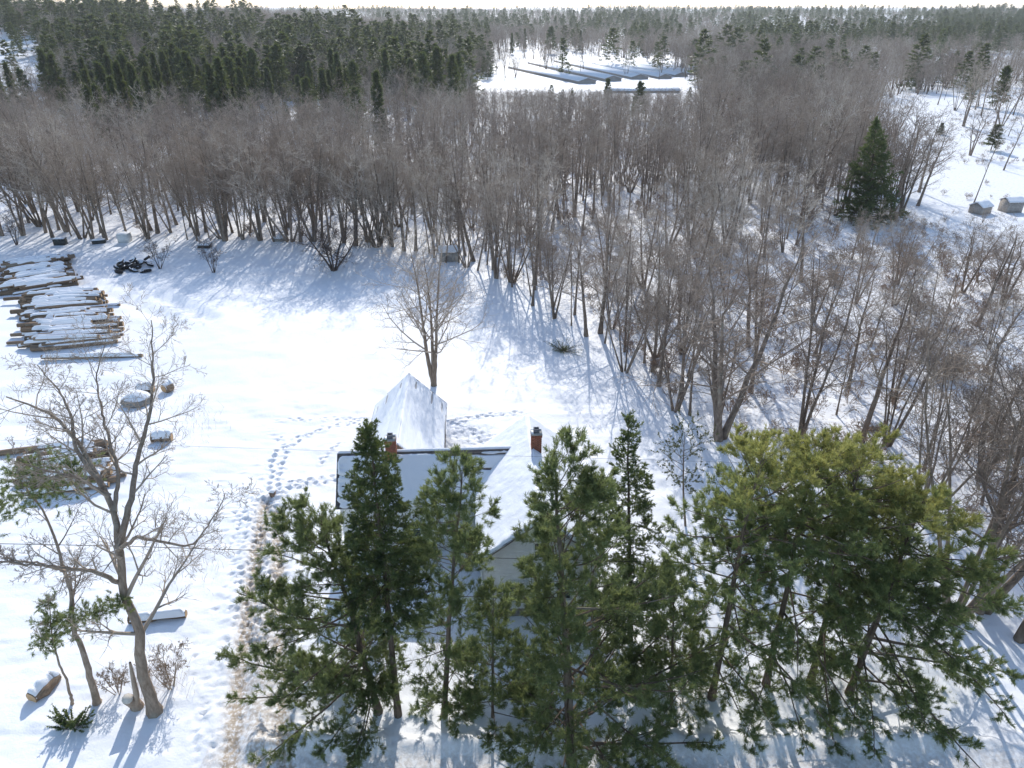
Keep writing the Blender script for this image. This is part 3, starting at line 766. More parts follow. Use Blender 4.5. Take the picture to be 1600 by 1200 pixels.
# leafy dark shrub tree behind
b = gp(1072, 820)
rngL = np.random.default_rng(33)
o = thing('holly_tree', 'small dark-leaved broadleaf tree right of the pointed spruce', 'tree', b)
P, R = stem(rngL, (0, 0, -.2), tip(b, 1060, 665)-b, .07, .01, 9, .03)
g = Geo(); g.tubes(P[None], R[None], 6); obj('trunk', g.mesh('holly_trunk', True), M['bark'], o)
Lb = limbs(rngL, P, R, 26, .35, .98, lambda t: .5+1.5*np.sin(np.clip((t-.3)/.7, 0, 1)*2.6), lambda t: 15+30*t, lambda t: .2+0*t)
S = branch(rngL, Lb[0], Lb[1], Lb[2], 6, .3, 1, 45, 10, .45, .3, .1, .1, 3, .6, .004)
g = Geo(); g.tubes(Lb[0], Lb[1], 4); g.tubes(S[0], S[1], 3); obj('branches', g.mesh('holly_branches'), M['bark'], o)
p, d, ix = sample_on(rngL, S[0], 7, .3); f = Geo(); tone = []
needles(f, rngL, p, d, 2, .13, .07, .8, rngL.random(len(S[0]))[ix], tone)
obj('foliage', f.mesh('holly_foliage', False, {'tone': np.concatenate(tone)}), M['leaf'], o)

# ------------------------------------------------------------------ hero bare trees
def hero(name, label, base, stems, lv1, seed, mats=('bark', 'twig'), detail=2, extra_limbs=()):
    """stems: list of (list of (px,py,Y) points, r0, r1)"""
    rng = np.random.default_rng(seed); base = np.asarray(base, float); Ps = []; Rs = []
    for pts, r0, r1 in stems:
        A = np.array([base+[0, 0, -.15] if q is None else atY(*q) for q in pts])-base
        d = np.concatenate([[0], np.cumsum(np.linalg.norm(np.diff(A, axis=0), axis=1))]); s = np.linspace(0, d[-1], 30)
        Q = np.stack([np.interp(s, d, A[:, k]) for k in range(3)], 1)
        for _ in range(1): Q[1:-1] = (Q[:-2]+2*Q[1:-1]+Q[2:])/4
        Q[1:-1] += rng.normal(0, .02, Q[1:-1].shape)
        Ps.append(Q); Rs.append(r0+(r1-r0)*np.linspace(0, 1, 30)**.8)
    P = np.stack(Ps); R = np.stack(Rs); L = np.linalg.norm(P[:, -1]-P[:, 0], axis=1)
    o = thing(name, label, 'tree', base)
    tm, cm = finish_tree(name, rng, P, R, L, lv1, 'forest', detail)
    obj('trunk', tm, M[mats[0]], o); obj('crown', cm, M[mats[1]], o)
    return o

b = gp(242, 1112)
hero('bare_tree', 'large crooked bare tree with thick leaning trunk in the left foreground', b,
     [([None, (224, 1058, 22.7), (217, 1019, 22.8), (221, 990, 22.85), (211, 965, 22.9), (196, 939, 23.05), (190, 911, 23.2), (191, 883, 23.4), (187, 858, 23.6), (180, 800, 24.2), (160, 760, 24.8), (125, 690, 26), (70, 640, 27), (10, 620, 28)], .31, .03),
      ([(186, 855, 23.6), (192, 830, 23.8), (205, 780, 24.6), (215, 715, 26), (237, 640, 27.5), (240, 580, 28.8), (236, 500, 30.2)], .17, .02),
      ([(186, 858, 23.5), (215, 838, 23.0), (250, 846, 22.5), (300, 855, 22.0), (340, 800, 22.4), (352, 770, 22.8)], .10, .015),
      ([(192, 915, 23.2), (150, 893, 22.8), (105, 888, 22.2), (40, 880, 21.6), (-20, 876, 21.2)], .12, .03),
      ([(162, 762, 24.8), (118, 702, 25.5), (112, 650, 26.5), (92, 610, 27.3), (58, 570, 28)], .12, .02),
      ([(170, 775, 24.6), (120, 745, 24.2), (70, 735, 24), (20, 720, 23.8)], .10, .02),
      ([(178, 800, 24.2), (186, 740, 25.4), (160, 650, 27), (150, 590, 28.4), (165, 530, 29.6)], .11, .015)],
     (15, .22, .99, 52, 14, .26, .30, .25), 51, ('bark_tan', 'twig'), 1)
b = gp(152, 1098)
o = hero('bare_tree', 'slimmer leaning tree with scraggy green upper foliage left of the crooked tree', b,
     [([None, (139, 1053, 22.8), (136, 1030, 22.9), (122, 1002, 23.0), (113, 973, 23.2), (111, 931, 23.5), (105, 902, 23.8), (98, 885, 24.0), (90, 855, 24.3), (70, 800, 25), (40, 760, 25.6)], .19, .03),
      ([(104, 893, 23.8), (60, 880, 23.2), (20, 876, 22.8), (-10, 860, 22.6)], .08, .02)],
     (9, .45, .99, 50, 12, .22, .3, .2), 52, ('bark_tan', 'twig'), 1)
def sprays(parent, spots, seed, mat='pine', K=10, nl=.16, spread=.65):
    rng = np.random.default_rng(seed); base = np.array(parent.location)
    for (px, py, Y, rad, N) in spots:
        f = Geo(); tone = []; tw = Geo(); c = atY(px, py, Y)-base
        s = c+rng.normal(0, rad*.5, (N, 3))*np.array([1, 1, .6]); e = s+nrm((s-c)*.6/rad+rng.normal(0, .6, (N, 3))+[0, 0, .35])*rng.uniform(.2, .5, (N, 1))
        Q = np.stack([s, (s+e)/2+rng.normal(0, .05, s.shape), e], 1)
        tw.tubes(Q, np.tile([.012, .008, .004], (N, 1)), 3)
        p, d, ix = sample_on(rng, Q, 5, .3); needles(f, rng, p, d, K, nl, .020, spread, rng.random(N)[ix], tone)
        bo = stuff(obj('bough', tw.mesh('bough'), M['bark_pine'], parent))
        obj('foliage', f.mesh('foliage', False, {'tone': np.concatenate(tone)}), M[mat], bo)
sprays(o, [(45, 745, 25.6, 1.3, 150), (90, 760, 25.2, 1.2, 110), (15, 790, 25, .9, 80), (110, 730, 25.3, .7, 50), (125, 965, 23.0, .6, 60), (165, 950, 22.8, .5, 45), (185, 945, 22.6, .35, 25)], 53)
b = gp(113, 1100)
o = hero('pine_sapling', 'thin bent young pine with sparse green tufts at far left foreground', b,
     [([None, (105, 1065, 22.9), (92, 1035, 23), (82, 1000, 23.2), (76, 940, 23.5)], .085, .02)], (5, .5, .99, 55, 10, .2, .3, .1), 54, ('bark_tan', 'twig'), 1)
sprays(o, [(78, 975, 23.4, .5, 50), (70, 1005, 23.2, .45, 45), (98, 985, 23.2, .5, 50), (76, 945, 23.5, .3, 30)], 55)

b = gp(678, 600)
hero('bare_tree', 'lone three-stemmed bare tree standing behind the outbuilding', b,
     [([None, (668, 560, b[1]), (660, 500, b[1]), (652, 440, b[1]), (640, 385, b[1])], .24, .02),
      ([None, (676, 555, b[1]), (674, 500, b[1]+.5), (668, 440, b[1]+.8), (660, 390, b[1]+1)], .22, .02),
      ([None, (681, 555, b[1]), (682, 500, b[1]-.3), (685, 440, b[1]-.5), (690, 392, b[1]-.5)], .22, .02)],
     (18, .26, .99, 52, 10, .42, .5, .32), 57, ('bark_tan', 'twig'), 1)
b = gp(522, 424)
tm, cm = bare_meshes('apple', 61, 'apple', 8.2, 1)
o = thing('apple_tree', 'wide dark densely twigged apple tree at the back of the snow field', 'tree', b)
obj('trunk', tm, M['twig_dark'], o); obj('crown', cm, M['twig_dark'], o); o.scale = (1.15, 1.15, 1.08)
for px, py, H, lab in ((250, 420, 4.2, 'bare dark shrub just right of the tyre heap'), (334, 427, 4.6, 'bare dark shrub standing alone between tyre heap and apple tree'), (26, 382, 5.5, 'bare dark shrub at the left edge above the wood pile')):
    b = gp(px, py); tm, cm = bare_meshes('shrub_tree', px, 'shrub', H, 1)
    o = thing('bare_shrub', lab, 'shrub', b); obj('stems', tm, M['twig_dark'], o); obj('crown', cm, M['twig_dark'], o)
rs = np.random.default_rng(70)

# hand-placed edge trees: base pixel, kind, top pixel row, label
EDGE = [(1125, 686, 'vase', 372, 'big dark-trunked bare tree just above the left end of the wide pine clump'),
        (1252, 682, 'vase', 420, 'spreading bare tree directly behind the yellow pine tops'),
        (1386, 694, 'clump', 440, 'multi-stemmed bare tree on the slope right of the yellow pine tops'),
        (1345, 690, 'forest', 430, 'straight bare tree beside the stone on the right-hand slope'),
        (1492, 962, 'clump', 500, 'large pale multi-stemmed bare tree right of the pine clump'),
        (1535, 952, 'vase', 540, 'pale forked bare tree behind the rightmost pine'),
        (1592, 1000, 'forest', 560, 'bare tree cut by the right picture edge beside the pines'),
        (1440, 810, 'clump', 520, 'thin-stemmed bare clump above the rightmost pine'),
        (976, 582, 'clump', 400, 'clustered bare stems at the corner of the snow field'),
        (945, 536, 'slender', 390, 'bare tree leaning right at the wood edge'),
        (916, 525, 'forest', 360, 'straight bare tree with pale trunk at the wood edge'),
        (893, 509, 'slender', 370, 'slim bare tree at the wood edge near the fallen spruce bough'),
        (866, 497, 'vase', 345, 'thick dark trunk at the wood edge above the fallen spruce bough'),
        (832, 478, 'forest', 340, 'pair-like bare trunk at the bend of the wood edge'),
        (776, 436, 'vase', 290, 'stout bare tree where the wood edge meets the field near the hut'),
        (800, 450, 'slender', 320, 'leaning bare tree beside the stout edge tree'),
        (1055, 640, 'clump', 440, 'low-branched bare clump left of the big dark-trunked tree'),
        (1078, 648, 'slender', 430, 'thin bare tree between low clump and big dark-trunked tree'),
        (128, 372, 'clump', 232, 'left-leaning bare tree at the left end of the tree line'),
        (165, 374, 'vase', 225, 'stout bare tree above the pale box at the left tree line'),
        (352, 376, 'vase', 220, 'forked dark tree in the tree line above the lone shrub'),
        (1395, 330, 'clump', 215, 'fan-shaped bare clump immediately right of the big spruce'),
        (1225, 330, 'vase', 205, 'dark wide bare tree left of the big spruce')]
taken = []
for px, py, kind, ty, lab in EDGE:
    b = gp(px, py); H = max(5, min(18.5, atY(px, ty, b[1])[2]-b[2]))
    bare_tree(b, kind, H, rs, lab, None, lean=(0.0, rs.normal(0, .03))); taken.append(b)

# ------------------------------------------------------------------ the wood: density laid out over the ground
rw = np.random.default_rng(7)
def inpoly(u, v, poly):
    c = False; n = len(poly)
    for i in range(n):
        (x1, y1), (x2, y2) = poly[i], poly[(i+1) % n]
        if (y1 > v) != (y2 > v) and u < (x2-x1)*(v-y1)/(y2-y1)+x1: c = not c
    return c
EX_ = [-700, 60, 440, 640, 700, 780, 870, 960, 1050, 1130, 1250, 1450, 1600, 2300]
EY_ = [366, 372, 378, 392, 414, 440, 498, 558, 626, 690, 720, 800, 930, 1500]
CLEAR = [[(1400, 352), (1480, 392), (2400, 480), (2400, 150), (1480, 140), (1345, 165), (1362, 250), (1385, 300)],      # right-hand clearing
         [(800, 146), (1075, 150), (1062, 98), (900, 84), (765, 80), (748, 92)],                                               # around the long sheds
         [(1440, 118), (2300, 118), (2300, 84), (1420, 86)],                                              # far clearing at right
         [(-500, 362), (60, 362), (75, 270), (-500, 262)],                                              # gap at the left edge
         [(-500, 150), (70, 150), (60, 60), (-500, 60)]]                                                # snow patch far left
def dens(u, v):
    if u > 1445 and 286 < v < 420: return .012
    if v > np.interp(u, EX_, EY_): return 0
    wu = u+70*float(vnoise(np.array(u/38.), np.array(v/9.), 201)); wv = v+16*float(vnoise(np.array(u/30.), np.array(v/8.), 207))
    for k, c in enumerate(CLEAR):
        if inpoly(wu, wv, c): return .10 if k in (1, 2) else .02
    if u < 640 and 300 < v < 352: return .25
    n = float(vnoise(np.array(u/60.), np.array(v/22.), 12))
    if u > 850 and v > 345: return .075+.08*(n > 0)
    if u > 1080 and v < 345: return .62+.8*n
    return min(1, .85+1.3*n)
cand = []; cell = {}
def try_add(x, y, sp):
    k = (int(x//6), int(y//6))
    for a in (-1, 0, 1):
        for c in (-1, 0, 1):
            for q in cell.get((k[0]+a, k[1]+c), ()):
                if (q[0]-x)**2+(q[1]-y)**2 < sp*sp: return False
    cell.setdefault(k, []).append((x, y)); return True
for q in taken: cell.setdefault((int(q[0]//6), int(q[1]//6)), []).append((q[0], q[1]))
for _ in range(16000):
    y = rw.uniform(25, 260); hw = 24+y*.80
    x = rw.uniform(-hw, hw)
    z = float(hill(x, y)); u, v = project(x, y, z)
    if rw.random() > dens(u, v): continue
    if not try_add(x, y, 2.8 if y < 150 else 3.4): continue
    cand.append((x, y, z, u, v))
# a dense front row along the tree line
for k in range(120):
    u = rw.uniform(60, 760); v = np.interp(u, EX_, EY_)-rw.uniform(0, 14); p = ground(u, v)
    if try_add(p[0], p[1], 1.5): cand.append((p[0], p[1], p[2], u, v))
for k in range(110):
    u = rw.uniform(700, 1130); v = np.interp(u, EX_, EY_)-rw.uniform(0, 26); p = ground(u, v)
    if try_add(p[0], p[1], 1.6): cand.append((p[0], p[1], p[2], u, v))
def conifer_share(u, v, y):
    if u < 780: return .70*min(1, max(0, (252+60*float(vnoise(np.array(u/55.), np.array(.5), 301))-v)/50))*(.55 if u < 200 else 1)*min(1, max(.1, (780-u)/200))*(1 if float(vnoise(np.array(u/48.), np.array(v/16.), 33)) > .02 else .08)
    return .012 if v < 300 and u < 1290 else 0.0
def height(u, v, y):
    if 740 < u < 1090 and y > 120: return max(2.5, min(rw.uniform(9.0, 12.5), 30-.098*y+rw.normal(0, .5)))
    if u < 740 and v < 345:
        return min(rw.uniform(8.5, 15), float(atY(u, (170 if u > 190 else 150)-30*max(0, (u-480)/260)+rw.normal(0, 20), y)[2]))
    if u > 1290 and v > 345:
        return max(2.5, min(rw.uniform(6.5, 13), float(atY(u, 338 if u < 1420 else 350, y)[2])+rw.normal(0, .3)))
    if u > 850 and v > 345: return rw.uniform(7, 14.5)
    return rw.uniform(9, 16)
BARE = []; CON = []
for (x, y, z, u, v) in cand:
    if rw.random() < conifer_share(u, v, y): CON.append((x, y, z, u, v, rw.uniform(9, 18) if u < 720 else rw.uniform(6, 11)))
    else:
        H = height(u, v, y)
        if H > 2.2: BARE.append((x, y, z, u, v, H))
# beyond 260 m: laid out row by row so each distance is filled
FARB = []; FARC = []
def green(u, v, y):
    """share of conifers in the far woods"""
    g = 0.0
    if u < 760: g = .5*math.exp(-((v-105)/75)**2)*min(1, max(.2, (800-u)/220))*(1.45 if float(vnoise(np.array(u/75.), np.array(v/14.), 57)) > .02 else .18)
    n = float(vnoise(np.array(u/140.), np.array(v/18.), 91))
    g += .12+.8*n if v < 60 else .05+.4*max(0, n)
    if u > 1150 and v < 84: g += .45
    if 330 < u < 560 and 95 < v < 135: g -= .5*(n > 0)
    return g
y = 262.0
while y < 4200:
    stepx = max(3.6, y*.0095) if y < 800 else y*.0062; hw = 60+y*.80
    x = -hw
    while x < hw:
        xx = x+rw.normal(0, stepx*.35); yy = y+rw.uniform(-.5, .5)*y*.016; z = float(hill(xx, yy)); u, v = project(xx, yy, z)
        x += stepx
        if dens(u, v) < rw.random()*.9: continue
        s = rw.uniform(9, 15)*(1.0 if y < 900 else 1.1)
        if 740 < u < 1090 and yy < 345:
            s = min(s, 30-.098*yy+rw.normal(0, .4))
            if s < 2: continue
        if rw.random() < green(u, v, yy): FARC.append((xx, yy, z, u, v, s*rw.uniform(.8, 1.5)))
        else: FARB.append((xx, yy, z, u, v, s*.95))
    y *= 1.0165 if y < 800 else 1.022
BARE.sort(key=lambda q: q[1]); near = []; rest = []
for q in BARE: (near if (-60 < q[3] < 1660 and len(near) < 276) else rest).append(q)

def spot_text(u, v, y):
    if v > 470 and u > 1400: return 'at the right picture edge beside the pale forked trees'
    if v > 560:
        return 'just above the yellow pine tops' if u < 1250 else 'on the open slope right of the yellow pine tops' if u < 1400 else 'on the slope near the right edge'
    if u > 850 and v > 345:
        row = 'nearer' if v > 450 else 'farther'
        col = 'just right of the field corner' if u < 980 else 'between field corner and big spruce' if u < 1200 else 'below the big spruce' if u < 1400 else 'below the two pale huts'
        return 'in the thin wood, %s, %s row' % (col, row)
    if v > 345:
        return ('above the black boxes at the left tree line' if u < 140 else 'above the pale tank box at the left tree line' if u < 230 else 'in the tree line above the tyre heap' if u < 300 else
                'in the tree line above the lone shrub' if u < 370 else 'in the tree line beside the boulder' if u < 460 else 'in the tree line behind the apple tree' if u < 590 else
                'in the tree line left of the plank hut' if u < 690 else 'at the wood edge right of the plank hut')
    side = 'far left' if u < 170 else 'left' if u < 330 else 'left-centre' if u < 560 else 'centre' if u < 800 else 'right-centre' if u < 1080 else 'right'
    return '%s in the dense wood, %s' % (side, 'just behind its front row' if v > 300 else 'farther back')
FORM = {'forest': 'straight bare tree', 'slender': 'slender bare tree', 'clump': 'multi-stemmed bare tree', 'vase': 'forked bare tree'}
for (x, y, z, u, v, H) in near:
    kind = rw.choice(['forest', 'slender', 'clump', 'vase'], p=[.42, .28, .12, .18])
    if u > 850 and v > 345: kind = rw.choice(['clump', 'slender', 'forest', 'vase'], p=[.14, .20, .36, .30])
    zz = gz(x, y) if y < 120 else z
    bare_tree((x, y, zz), kind, H, rw, '%s %s %s' % ('short' if H < 9 else 'middling' if H < 11.5 else 'tall', FORM[kind], spot_text(u, v, y)), 'bare trees of the wood')

# simplified prototypes for the mass of the far woods
def proto_collection(name, meshes):
    col = bpy.data.collections.new(name)
    for k, me in enumerate(meshes):
        o = bpy.data.objects.new('%s_%02d' % (name, k), me); col.objects.link(o)
    return col
def scatter(name, pts, rot, scl, idx, col, label, cat):
    me = bpy.data.meshes.new(name); n = len(pts)
    me.vertices.add(n); me.vertices.foreach_set('co', np.asarray(pts, np.float32).ravel())
    for nm, dat in (('rot', rot), ('scl', scl)):
        a = me.attributes.new(nm, 'FLOAT_VECTOR', 'POINT'); a.data.foreach_set('vector', np.asarray(dat, np.float32).ravel())
    a = me.attributes.new('pick', 'INT', 'POINT'); a.data.foreach_set('value', np.asarray(idx, np.int32))
    o = stuff(tag(obj(name, me), label, cat))
    ng = bpy.data.node_groups.new(name, 'GeometryNodeTree')
    ng.interface.new_socket('Geometry', in_out='INPUT', socket_type='NodeSocketGeometry'); ng.interface.new_socket('Geometry', in_out='OUTPUT', socket_type='NodeSocketGeometry')
    N = ng.nodes; gi = N.new('NodeGroupInput'); go = N.new('NodeGroupOutput'); ip = N.new('GeometryNodeInstanceOnPoints')
    ci = N.new('GeometryNodeCollectionInfo'); ci.inputs['Collection'].default_value = col
    ci.inputs['Separate Children'].default_value = True; ci.inputs['Reset Children'].default_value = True
    def att(nm, ty):
        q = N.new('GeometryNodeInputNamedAttribute'); q.data_type = ty; q.inputs['Name'].default_value = nm; return q.outputs['Attribute']
    ip.inputs['Pick Instance'].default_value = True
    l = ng.links.new
    l(gi.outputs[0], ip.inputs['Points']); l(ci.outputs[0], ip.inputs['Instance']); l(att('pick', 'INT'), ip.inputs['Instance Index'])
    l(att('scl', 'FLOAT_VECTOR'), ip.inputs['Scale'])
    e2r = N.new('FunctionNodeEulerToRotation'); l(att('rot', 'FLOAT_VECTOR'), e2r.inputs[0]); l(e2r.outputs[0], ip.inputs['Rotation'])
    l(ip.outputs[0], go.inputs[0])
    md = o.modifiers.new('scatter', 'NODES'); md.node_group = ng
    return o
def join_meshes(name, parts):
    """parts: list of (mesh, material) merged into one mesh with slots"""
    vs_, fs, mi, n = [], [], [], 0; mats = []
    for me, mt in parts:
        co = np.empty(len(me.vertices)*3, np.float32); me.vertices.foreach_get('co', co); vs_.append(co.reshape(-1, 3))
        if mt not in mats: mats.append(mt)
        for p in me.polygons: fs.append([i+n for i in p.vertices]); mi.append(mats.index(mt))
        n += len(me.vertices)
    me = bpy.data.meshes.new(name); me.from_pydata(np.vstack(vs_).tolist(), [], fs)
    for m_ in mats: me.materials.append(m_)
    me.polygons.foreach_set('material_index', np.array(mi, np.int32)); me.update(); return me
fp = []
for k, (kind, H) in enumerate((('forest', 13), ('slender', 12), ('clump', 11), ('forest', 13), ('vase', 12))):
    tm, cm = bare_meshes('far_%d' % k, 300+k, kind, float(H), 0); fp.append((join_meshes('far_bare_%d' % k, [(tm, M['bark']), (cm, M['twig'])]), H))
far_bare_col = proto_collection('far_bare', [q[0] for q in fp]); far_bare_h = [q[1] for q in fp]
def conifer_mesh(seed, H, rad, slim, nl=70, det=5):
    rng = np.random.default_rng(seed)
    P, R = stem(rng, (0, 0, -.2), (0, 0, H), H*.012, .01, 8, .004); g = Geo(); g.tubes(P[None], R[None], 5)
    tmesh = g.mesh('conifer_trunk', True)
    Lb = limbs(rng, P, R, nl, .10 if slim else .2, .99, lambda t: .12+rad*np.clip(1-t, 0, 1)**(.8 if slim else .55), lambda t: -16+55*t**3, lambda t: .25+0*t, (0, 0), 4)
    f = Geo(); tone = []
    S = branch(rng, Lb[0], Lb[1], Lb[2], det, .15, 1, 48, 8, .42, .4, .0, .05, 2, .6, .01, .6)
    for Q, n in ((S[0], 3), (Lb[0], 4)):
        p, d, ix = sample_on(rng, Q, n, .1); needles(f, rng, p, d, 3, .55, .17, .45, rng.random(len(Q))[ix], tone)
    fm = f.mesh('conifer_foliage', False, {'tone': np.concatenate(tone)}); fm.materials.append(M['far_con']); tmesh.materials.append(M['bark_pine'])
    return tmesh, fm, H
CONK = [conifer_mesh(400+k, 11., r, s) for k, (r, s) in enumerate(((1.9, 1), (2.3, 1), (1.6, 1), (2.6, 0), (2.2, 0)))]
FARK = [conifer_mesh(420+k, 11., r, s, 42, 3) for k, (r, s) in enumerate(((2.1, 1), (2.6, 0), (1.8, 1), (2.6, 1)))]
def keep_tone(me_src, me_dst, offset):
    pass
far_con_col = proto_collection('far_conifer', [q[1] for q in FARK])

CON.sort(key=lambda q: q[1]); con_near = [q for q in CON if -80 < q[3] < 1680][:230]; con_rest = [q for q in CON if q not in con_near]
def conifer(p, H, lab, rng, k=None, name='conifer', group='conifers of the wooded hillside', wide=1.0):
    tm, fm, h0 = CONK[int(rng.integers(len(CONK))) if k is None else k]
    o = thing(name, lab, 'tree', p, rng.uniform(0, 6.28), group); s = H/h0; w = s*rng.uniform(.85, 1.2)*wide; o.scale = (w, w, s)
    obj('trunk', tm, None, o); obj('foliage', fm, None, o); return o
for (x, y, z, u, v, H) in con_near:
    where = ('among the bare trees of the thin wood' if v > 345 else 'on the wooded rise, %s, %s' % ('far left' if u < 150 else 'left' if u < 300 else 'left of centre' if u < 430 else 'near its middle' if u < 560 else 'at its right end', 'front rows' if v > 215 else 'middle rows' if v > 190 else 'back rows') if u < 690
             else 'just left of the long sheds' if u < 760 else 'among the bare trees behind the field' if u < 1150 else 'in the wood at right')
    conifer((x, y, z), H, '%s dark conifer %s' % ('tall' if H > 11 else 'medium' if H > 8.5 else 'small', where), rw)

# conifers that stand out one by one
rc = np.random.default_rng(21)
b = ground(1357, 347)
spruce_tree('big lone dark spruce beside the snowy clearing at right', b, atY(1369, 186, b[1]), .24, 91, lambda t: .08+6.2*np.clip(1-t, 0, 1)**1.0, .05, 170, K=4, dens_=.48, sc=2.0, nlen=.28)
for px, py, ty, wd, lab in ((1268, 178, 103, 1.5, 'broad pine-like conifer above the bare wood, right of centre'), (1242, 180, 122, .8, 'slim conifer just left of the broad conifer'),
                        (1555, 172, 105, 1.3, 'dark conifer at the upper right beside the clearing'), (1512, 165, 118, 1.1, 'second dark conifer left of the one at upper right'),
                        (1548, 235, 195, 1.6, 'low bushy conifer in the right-hand clearing'), (1468, 210, 192, 2.2, 'low dark juniper-like conifer at the top of the clearing'),
                        (690, 150, 84, 1.0, 'dark pointed conifer left of the long sheds'), (488, 192, 165, 1.0, 'small dark conifer at the front of the left hillside'),
                        (448, 190, 160, 1.4, 'squat dark conifer at the front of the left hillside'), (820, 78, 45, 1.0, 'dark conifer behind the long sheds, left one'),
                        (860, 84, 42, 1.2, 'dark conifer behind the long sheds, right one'), (800, 85, 52, 1.0, 'dark conifer beside the snow patch behind the sheds'), (906, 82, 48, .9, 'conifer over the middle of the long sheds')):
    b = ground(px, py); H = atY(px, ty, b[1])[2]-b[2]
    conifer(b, H, lab, rc, None, 'conifer', None, wd)

def pack(lst, hs, nk, fat=1.0):
    pts, rot, scl, pk = [], [], [], []
    for (x, y, z, u, v, H) in lst:
        k = int(rw.integers(nk)); s = H/hs[k]; w = s*rw.uniform(.9, 1.3)*fat
        pts.append((x, y, z)); rot.append((rw.normal(0, .04), rw.normal(0, .04), rw.uniform(0, 6.28))); scl.append((w, w, s)); pk.append(k)
    return pts, rot, scl, pk
scatter('bare_woodland', *pack(rest+FARB, far_bare_h, len(far_bare_h), 1.1), far_bare_col, 'grey-brown leafless woodland stretching back to the horizon', 'woodland')
scatter('conifer_woodland', *pack(con_rest+FARC, [11.]*4, 4, 1.4), far_con_col, 'dark green conifer woodland on the far hillside and skyline', 'woodland')

# undergrowth
br = []
for k in range(3):
    tm, cm = bare_meshes('under_%d' % k, 500+k, 'shrub', 2.2, 0); br.append(join_meshes('under_%d' % k, [(tm, M['brush']), (cm, M['brush'])]))
br_col = proto_collection('undergrowth', br)
pts = []
for _ in range(5200):
    y = rw.uniform(26, 230); x = rw.uniform(-24-y*.8, 24+y*.8); z = float(hill(x, y)); u, v = project(x, y, z)
    e = np.interp(u, EX_, EY_)
    if v > e: continue
    inclear = inpoly(u, v, CLEAR[0]); d = .60 if (u > 850 and v > 345) else .50
    if u < 700 and v > 300: d = .12
    if inclear: d = .9 if float(vnoise(np.array(x/9.), np.array(y/9.), 5)) > .10 else .05
    if inpoly(u, v, CLEAR[3]): d = .25
    if rw.random() < d: pts.append((x, y, (gz(x, y) if y < 120 else z), u, v, rw.uniform(.5, 1.1) if inclear else rw.uniform(.8, 2.6)))
scatter('undergrowth', *pack(pts, [2.2]*3, 3, 1.2), br_col, 'brown leafless brush on the snow between the trees and in the clearing', 'brush')

# ------------------------------------------------------------------ logs and wood piles
def log_kit(seed, ratio):
    rng = np.random.default_rng(seed); m = 9; t = np.linspace(0, 1, m)
    P = np.stack([t-.5, rng.normal(0, .006, m)+rng.uniform(-.03, .03)*np.sin(t*3.14), rng.normal(0, .004, m)], 1); R = (1.06-.14*t)*(1+rng.normal(0, .03, m))
    sides = 12; ang = np.arange(sides)*6.283/sides; bump = 1+rng.normal(0, .035, sides)
    V = np.stack([np.repeat(P[:, 0], sides), (P[:, 1, None]*20+R[:, None]*np.cos(ang)*bump).ravel(), (P[:, 2, None]*20+R[:, None]*np.sin(ang)*bump).ravel()], 1)
    k = np.arange(sides); q = np.concatenate([np.stack([j*sides+k, j*sides+(k+1) % sides, (j+1)*sides+(k+1) % sides, (j+1)*sides+k], 1) for j in range(m-1)])
    bark = mesh_np('log_bark', V, [q], True); bark.materials.append(M['bark_log'])
    ends = []
    for j, sgn in ((0, -1), (m-1, 1)):
        ring = V[j*sides:(j+1)*sides].copy(); ring[:, 0] += sgn*.0008; g = Geo(); g.add(ring, [np.arange(sides)[None, ::sgn].copy()]); e = g.mesh('log_end'); e.materials.append(M['cut']); ends.append(e)
    # snow lying on top
    ns = 26; tt = np.linspace(.0, 1.0, ns); na = 7; aa = np.radians(np.linspace(12, 168, na))
    W_ = np.interp(tt, t, R); h = .75*(1+.9*fbm(tt*5+seed, tt*0+.3, seed, 2)); h *= np.clip(tt/.05, 0, 1)*np.clip((1-tt)/.05, 0, 1)
    h[rng.random(ns) < .06] *= .2
    top = np.stack([np.repeat(tt-.5, na), (W_[:, None]*np.cos(aa)*(1.04+.0*h[:, None])).ravel(), ((W_[:, None]*.97+h[:, None]*np.sin((aa-aa[0])/(aa[-1]-aa[0])*math.pi)**.6)*np.sin(aa)).ravel()], 1)
    I = np.arange(ns*na).reshape(ns, na); q = np.stack([I[:-1, :-1], I[1:, :-1], I[1:, 1:], I[:-1, 1:]], -1).reshape(-1, 4)
    sm = mesh_np('log_snow', top, [q[:, ::-1].copy()], True); sm.materials.append(M['snow'])
    return bark, ends, sm
LOGS = [log_kit(k+1, 1) for k in range(5)]
def log(p, az, length, r, label, group, rng, snow=True, el=0.0, name='log', cat='log', snow_len=None):
    bark, ends, sm = LOGS[int(rng.integers(len(LOGS)))]
    o = tag(obj(name, bark), label, cat, group); o.location = p; o.rotation_euler = (0, -el, az); o.scale = (length, r, r)
    for e in ends: obj('cut_end', e, None, o)
    if snow:
        s = obj('snow', sm, None, o); f = snow_len or rng.uniform(.7, 1.0); s.scale = (f, 1, 1); s.location = (rng.uniform(-.5, .5)*(1-f), 0, 0)
    return o
rl_ = np.random.default_rng(81)
